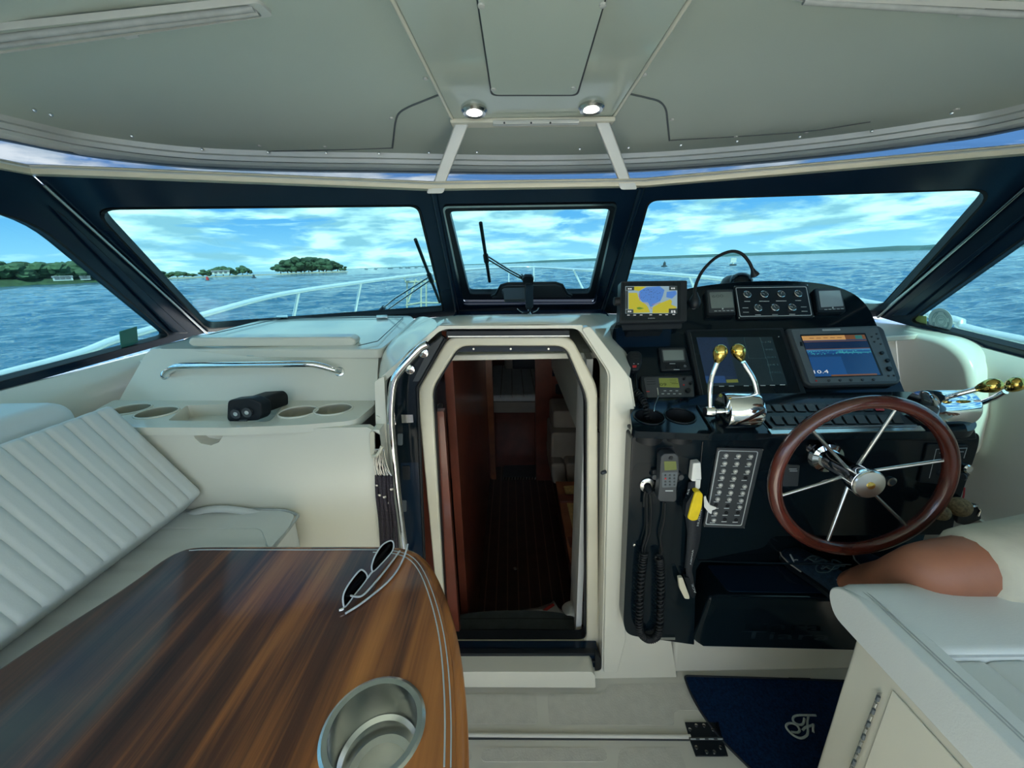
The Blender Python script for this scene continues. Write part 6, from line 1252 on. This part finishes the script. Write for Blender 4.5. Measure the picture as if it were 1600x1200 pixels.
# ================================================================== WINDOW FITTINGS, WIPERS, DECALS
def wiper(label, blade, arms, foot, pl):
    t = thing('windshield_wiper', label, 'wiper', P(*foot, pl=off(pl, -.05)), 'windshield wipers')
    b = on(off(pl, -.055), blade); tube('blade', [b[0], b[1]], .007, M['blackm'], t, res=8); m = b[0].lerp(b[1], .56)
    tube('blade_clip', [b[0].lerp(b[1], .50), b[0].lerp(b[1], .62)], .011, M['blackm'], t, res=8)
    for a in arms: tube('arm', on(off(pl, -.065), a), .0042, M['steel'], t, res=8)
    tube('arm_base', on(off(pl, -.068), [arms[0][-1], foot]), .010, M['dgrey'], t, res=8)
wiper('black wiper parked upright outside the pane beside the settee', [(649, 374), (687, 472)], [[(671, 432), (617, 466), (600, 480)], [(673, 437), (622, 472), (606, 484)]], (593, 487), PLP)
wiper('black wiper standing upright outside the middle vent pane', [(751, 348), (765, 440)], [[(760, 399), (795, 421), (814, 431)], [(762, 405), (797, 426), (816, 436)]], (820, 438), PLC)
op = thing('vent_opener', 'black lever mechanism holding the middle vent pane open', 'window opener', P(826, 497, z=1.18))
prism('head', rnd(on(off(PLC, .012), [(816, 432), (820, 428), (831, 428), (834, 432), (833, 438), (817, 438)]), .004), PLC[1]*.014, M['blackm'], op, bevel=.002)
prism('link', on(off(PLC, .012), [(821, 437), (831, 437), (831, 448), (821, 448)]), PLC[1]*.012, M['dgrey'], op, bevel=.002)
PV = plane3(P(826, 440, pl=off(PLC, .02)), P(846, 440, pl=off(PLC, .02)), P(826, 492, z=1.20))
prism('arm', rnd(on(PV, [(821, 447), (833, 447), (833, 480), (829, 484), (823, 484), (821, 480)]), .003), PV[1]*.012, M['blackm'], op, bevel=.002)
prism('motor_box', rnd(on(PV, [(787, 450), (821, 449), (821, 467), (788, 468), (787, 458), (784, 453)]), .003), -PV[1]*.02, M['dgrey'], op, bevel=.002)
tube('clevis', spline(on(off(PV, .004), [(830, 478), (826, 488), (817, 490), (816, 499)]), 4), .004, M['blackm'], op); tube('clevis', on(PV, [(828, 484), (824, 498)]), .005, M['steel'], op); tube('clevis', on(PV, [(826, 484), (831, 496)]), .004, M['steel'], op)
lathe('foot', [(.012, 0), (.012, .008), (.008, .012)], P(826, 499, z=1.19), (0, 0, 1), M['steel'], op, n=14); lathe('foot_knob', [(.008, -.006), (.009, 0), (.008, .006)], P(816, 499, z=1.19), (0, 0, 1), M['blackm'], op, n=12)
tube('gas_wire', spline(on(PV, [(808, 482), (814, 487), (821, 489)]), 4), .0018, M['steel'], op, res=6); tube('gas_wire', spline(on(PV, [(833, 488), (839, 485), (842, 481)]), 4), .0018, M['steel'], op, res=6)
M['tag_g'] = PM('green_card', (.02, .16, .12), .6, var=(20, .1)); M['tag_y'] = PM('olive_label', (.26, .32, .10), .6, var=(20, .12)); M['decal'] = PM('grey_decal', (.42, .52, .52), .6, var=(30, .05)); M['decal_ink'] = PM('decal_ink', (.22, .33, .36), .6, var=(30, .1))
tag(prism('window_tag', on(off(PLPS, -.010), [(186, 518), (213, 510), (215, 535), (189, 545)]), PLPS[1]*.002, M['tag_g']), 'small green square card on the side window', 'tag')
lb_ = thing('safety_label', 'olive glass-maker label in the corner of the helm side window', 'label', P(1436, 505, pl=PLSS)); prism('film', rnd(on(off(PLSS, -.010), [(1424, 500), (1434, 493), (1448, 494), (1448, 516), (1428, 511), (1421, 506)]), .004), PLSS[1]*.001, M['tag_y'], lb_); tube('mark', on(off(PLSS, -.007), [(1424, 505), (1431, 505), (1434, 503), (1437, 505), (1445, 507)]), .0007, M['rubber'], lb_, res=5); tube('mark', on(off(PLSS, -.007), [(1434, 503), (1433.5, 507)]), .0009, M['rubber'], lb_, res=5)
dc = thing('round_decal', 'round pale club decal with anchors on the helm side window', 'decal', P(1470, 501, pl=PLSS)); cc_ = P(1470, 501, pl=off(PLSS, -.010))
def dring(r0, r1, l, m_, name):
    pts0 = [P(1470+r0*math.cos(a)*.97+r0*.10*math.sin(a), 501+r0*math.sin(a), pl=off(PLSS, l)) for a in [2*math.pi*k/32 for k in range(32)]]; pts1 = [P(1470+r1*math.cos(a)*.97, 501+r1*math.sin(a), pl=off(PLSS, l)) for a in [2*math.pi*k/32 for k in range(32)]]
    ring(name, pts0, pts1, PLSS[1]*.0005, M[m_], dc)
prism('film', [P(1470+19.5*math.cos(a)*.97+1.9*math.sin(a), 501+19.5*math.sin(a), pl=off(PLSS, -.010)) for a in [2*math.pi*k/32 for k in range(32)]], PLSS[1]*.001, M['decal'], dc)
dring(15, 14, -.0085, 'decal_ink', 'rim_line'); dring(8.5, 7.8, -.0085, 'decal_ink', 'inner_line'); dring(6, 5.5, -.0085, 'decal_ink', 'inner_line')
for s in (-1, 1):
    tube('anchor', spline([P(1470+s*x, 501+y, pl=off(PLSS, -.008)) for x, y in [(11, -4), (6.5, -10), (5, -12)]], 3), .0012, M['decal_ink'], dc, res=5); tube('anchor', spline([P(1470+s*x, 501+y, pl=off(PLSS, -.008)) for x, y in [(11, 2), (10.5, 8), (6, 11), (2, 10)]], 3), .0014, M['decal_ink'], dc, res=5)
marks(dc, 'lettering', [(1470, 500)], -.0082, 6, 1.2, 'decal_ink', PLSS)

# ================================================================== BOW RAIL
br = thing('bow_rail', 'polished steel bow rail curving around the foredeck', 'rail', V((.05, 7.0, .45)))
rp_ = [V((-1.74, -.6, 1.02)), P(0, 587, x=-1.75), P(187, 529, x=-1.76), P(307, 495, x=-1.75), P(400, 469, x=-1.70), P(467, 455, x=-1.62), P(564, 441, x=-1.42), P(649, 430, x=-1.10), P(735, 421, x=-.55), P(800, 417.5, Y=7.0), P(845, 418, Y=7.0), P(905, 421.5, x=.85), P(979, 424, x=1.25), P(1075, 431, x=1.56), P(1126, 436, x=1.68), P(1250, 455, x=1.82), P(1360, 474, x=1.86), P(1490, 500, x=1.86), P(1600, 533, x=1.86), V((1.84, -.6, 1.02))]
rs = spline(rp_, 6); tube('top_rail', rs, .0175, M['rail'], br, res=12)
def deckz(x, y):
    ys = [r[0].y for r in deck_rows]; k = max(0, min(len(ys)-2, sum(1 for q in ys if q <= y)-1)); f = min(1, max(0, (y-ys[k])/(ys[k+1]-ys[k]))); hw = .98*(abs(deck_rows[k][-1].x-CX)*(1-f)+abs(deck_rows[k+1][-1].x-CX)*f); return .42, hw
for (u, v, x, bu, bv_) in [(467, 455, -1.62, 460, 490), (564, 441, -1.42, 555, 488), (722, 422, -.62, 712, 470), (795, 418, -.03, 795, 446), (834, 418, .30, 834, 450), (896, 421, .80, 916, 462), (1078, 431, 1.57, 1088, 460), (300, 497, -1.75, 292, 530)]:
    a = P(u, v, x=x) if abs(x) > .1 else P(u, v, Y=6.9); d = (P(bu, bv_, Y=a.y)-a).normalized(); d *= (a.z-.46)/-d.z if d.z < -.2 else .5
    tube('stanchion', [a, a+d], .0125, M['rail'], br, res=10)
for x in (-1.74, 1.86):
    for y in (.5, -.55): tube('stanchion', [V((x, y, 1.04)), V((x*.985, y, .55))], .0125, M['rail'], br, res=10)
fk = thing('fender_rack', 'thin pale wire fender rack on the bow rail', 'rack', P(668, 460, x=-.75))
M['beige_wire'] = PM('beige_wire', (.42, .40, .30), .5, var=(20, .1)); Yk = P(660, 432, x=-1.0).y
for q in ([(631, 432), (634, 441), (688, 439)], [(634, 477), (656, 473), (688, 473)], [(636, 441), (636, 482)], [(658, 436), (658, 482)], [(666, 440), (666, 480)], [(650, 436), (638, 472)], [(688, 439), (687, 473)], [(633, 440), (690, 440)]): tube('rack_wire', PS(q, Y=Yk), .010, M['beige_wire'], fk, res=6)
hat = thing('deck_hatch', 'low white hatch on the foredeck beyond the vent pane', 'hatch', V((.05, 4.6, .66)))
box('hatch_rim', (.05, 4.6, .66), (.55, .55, .05), M['gel'], hat, bevel=.015); box('hatch_lens', (.05, 4.6, .69), (.46, .46, .02), M['dgrey'], hat, bevel=.008)
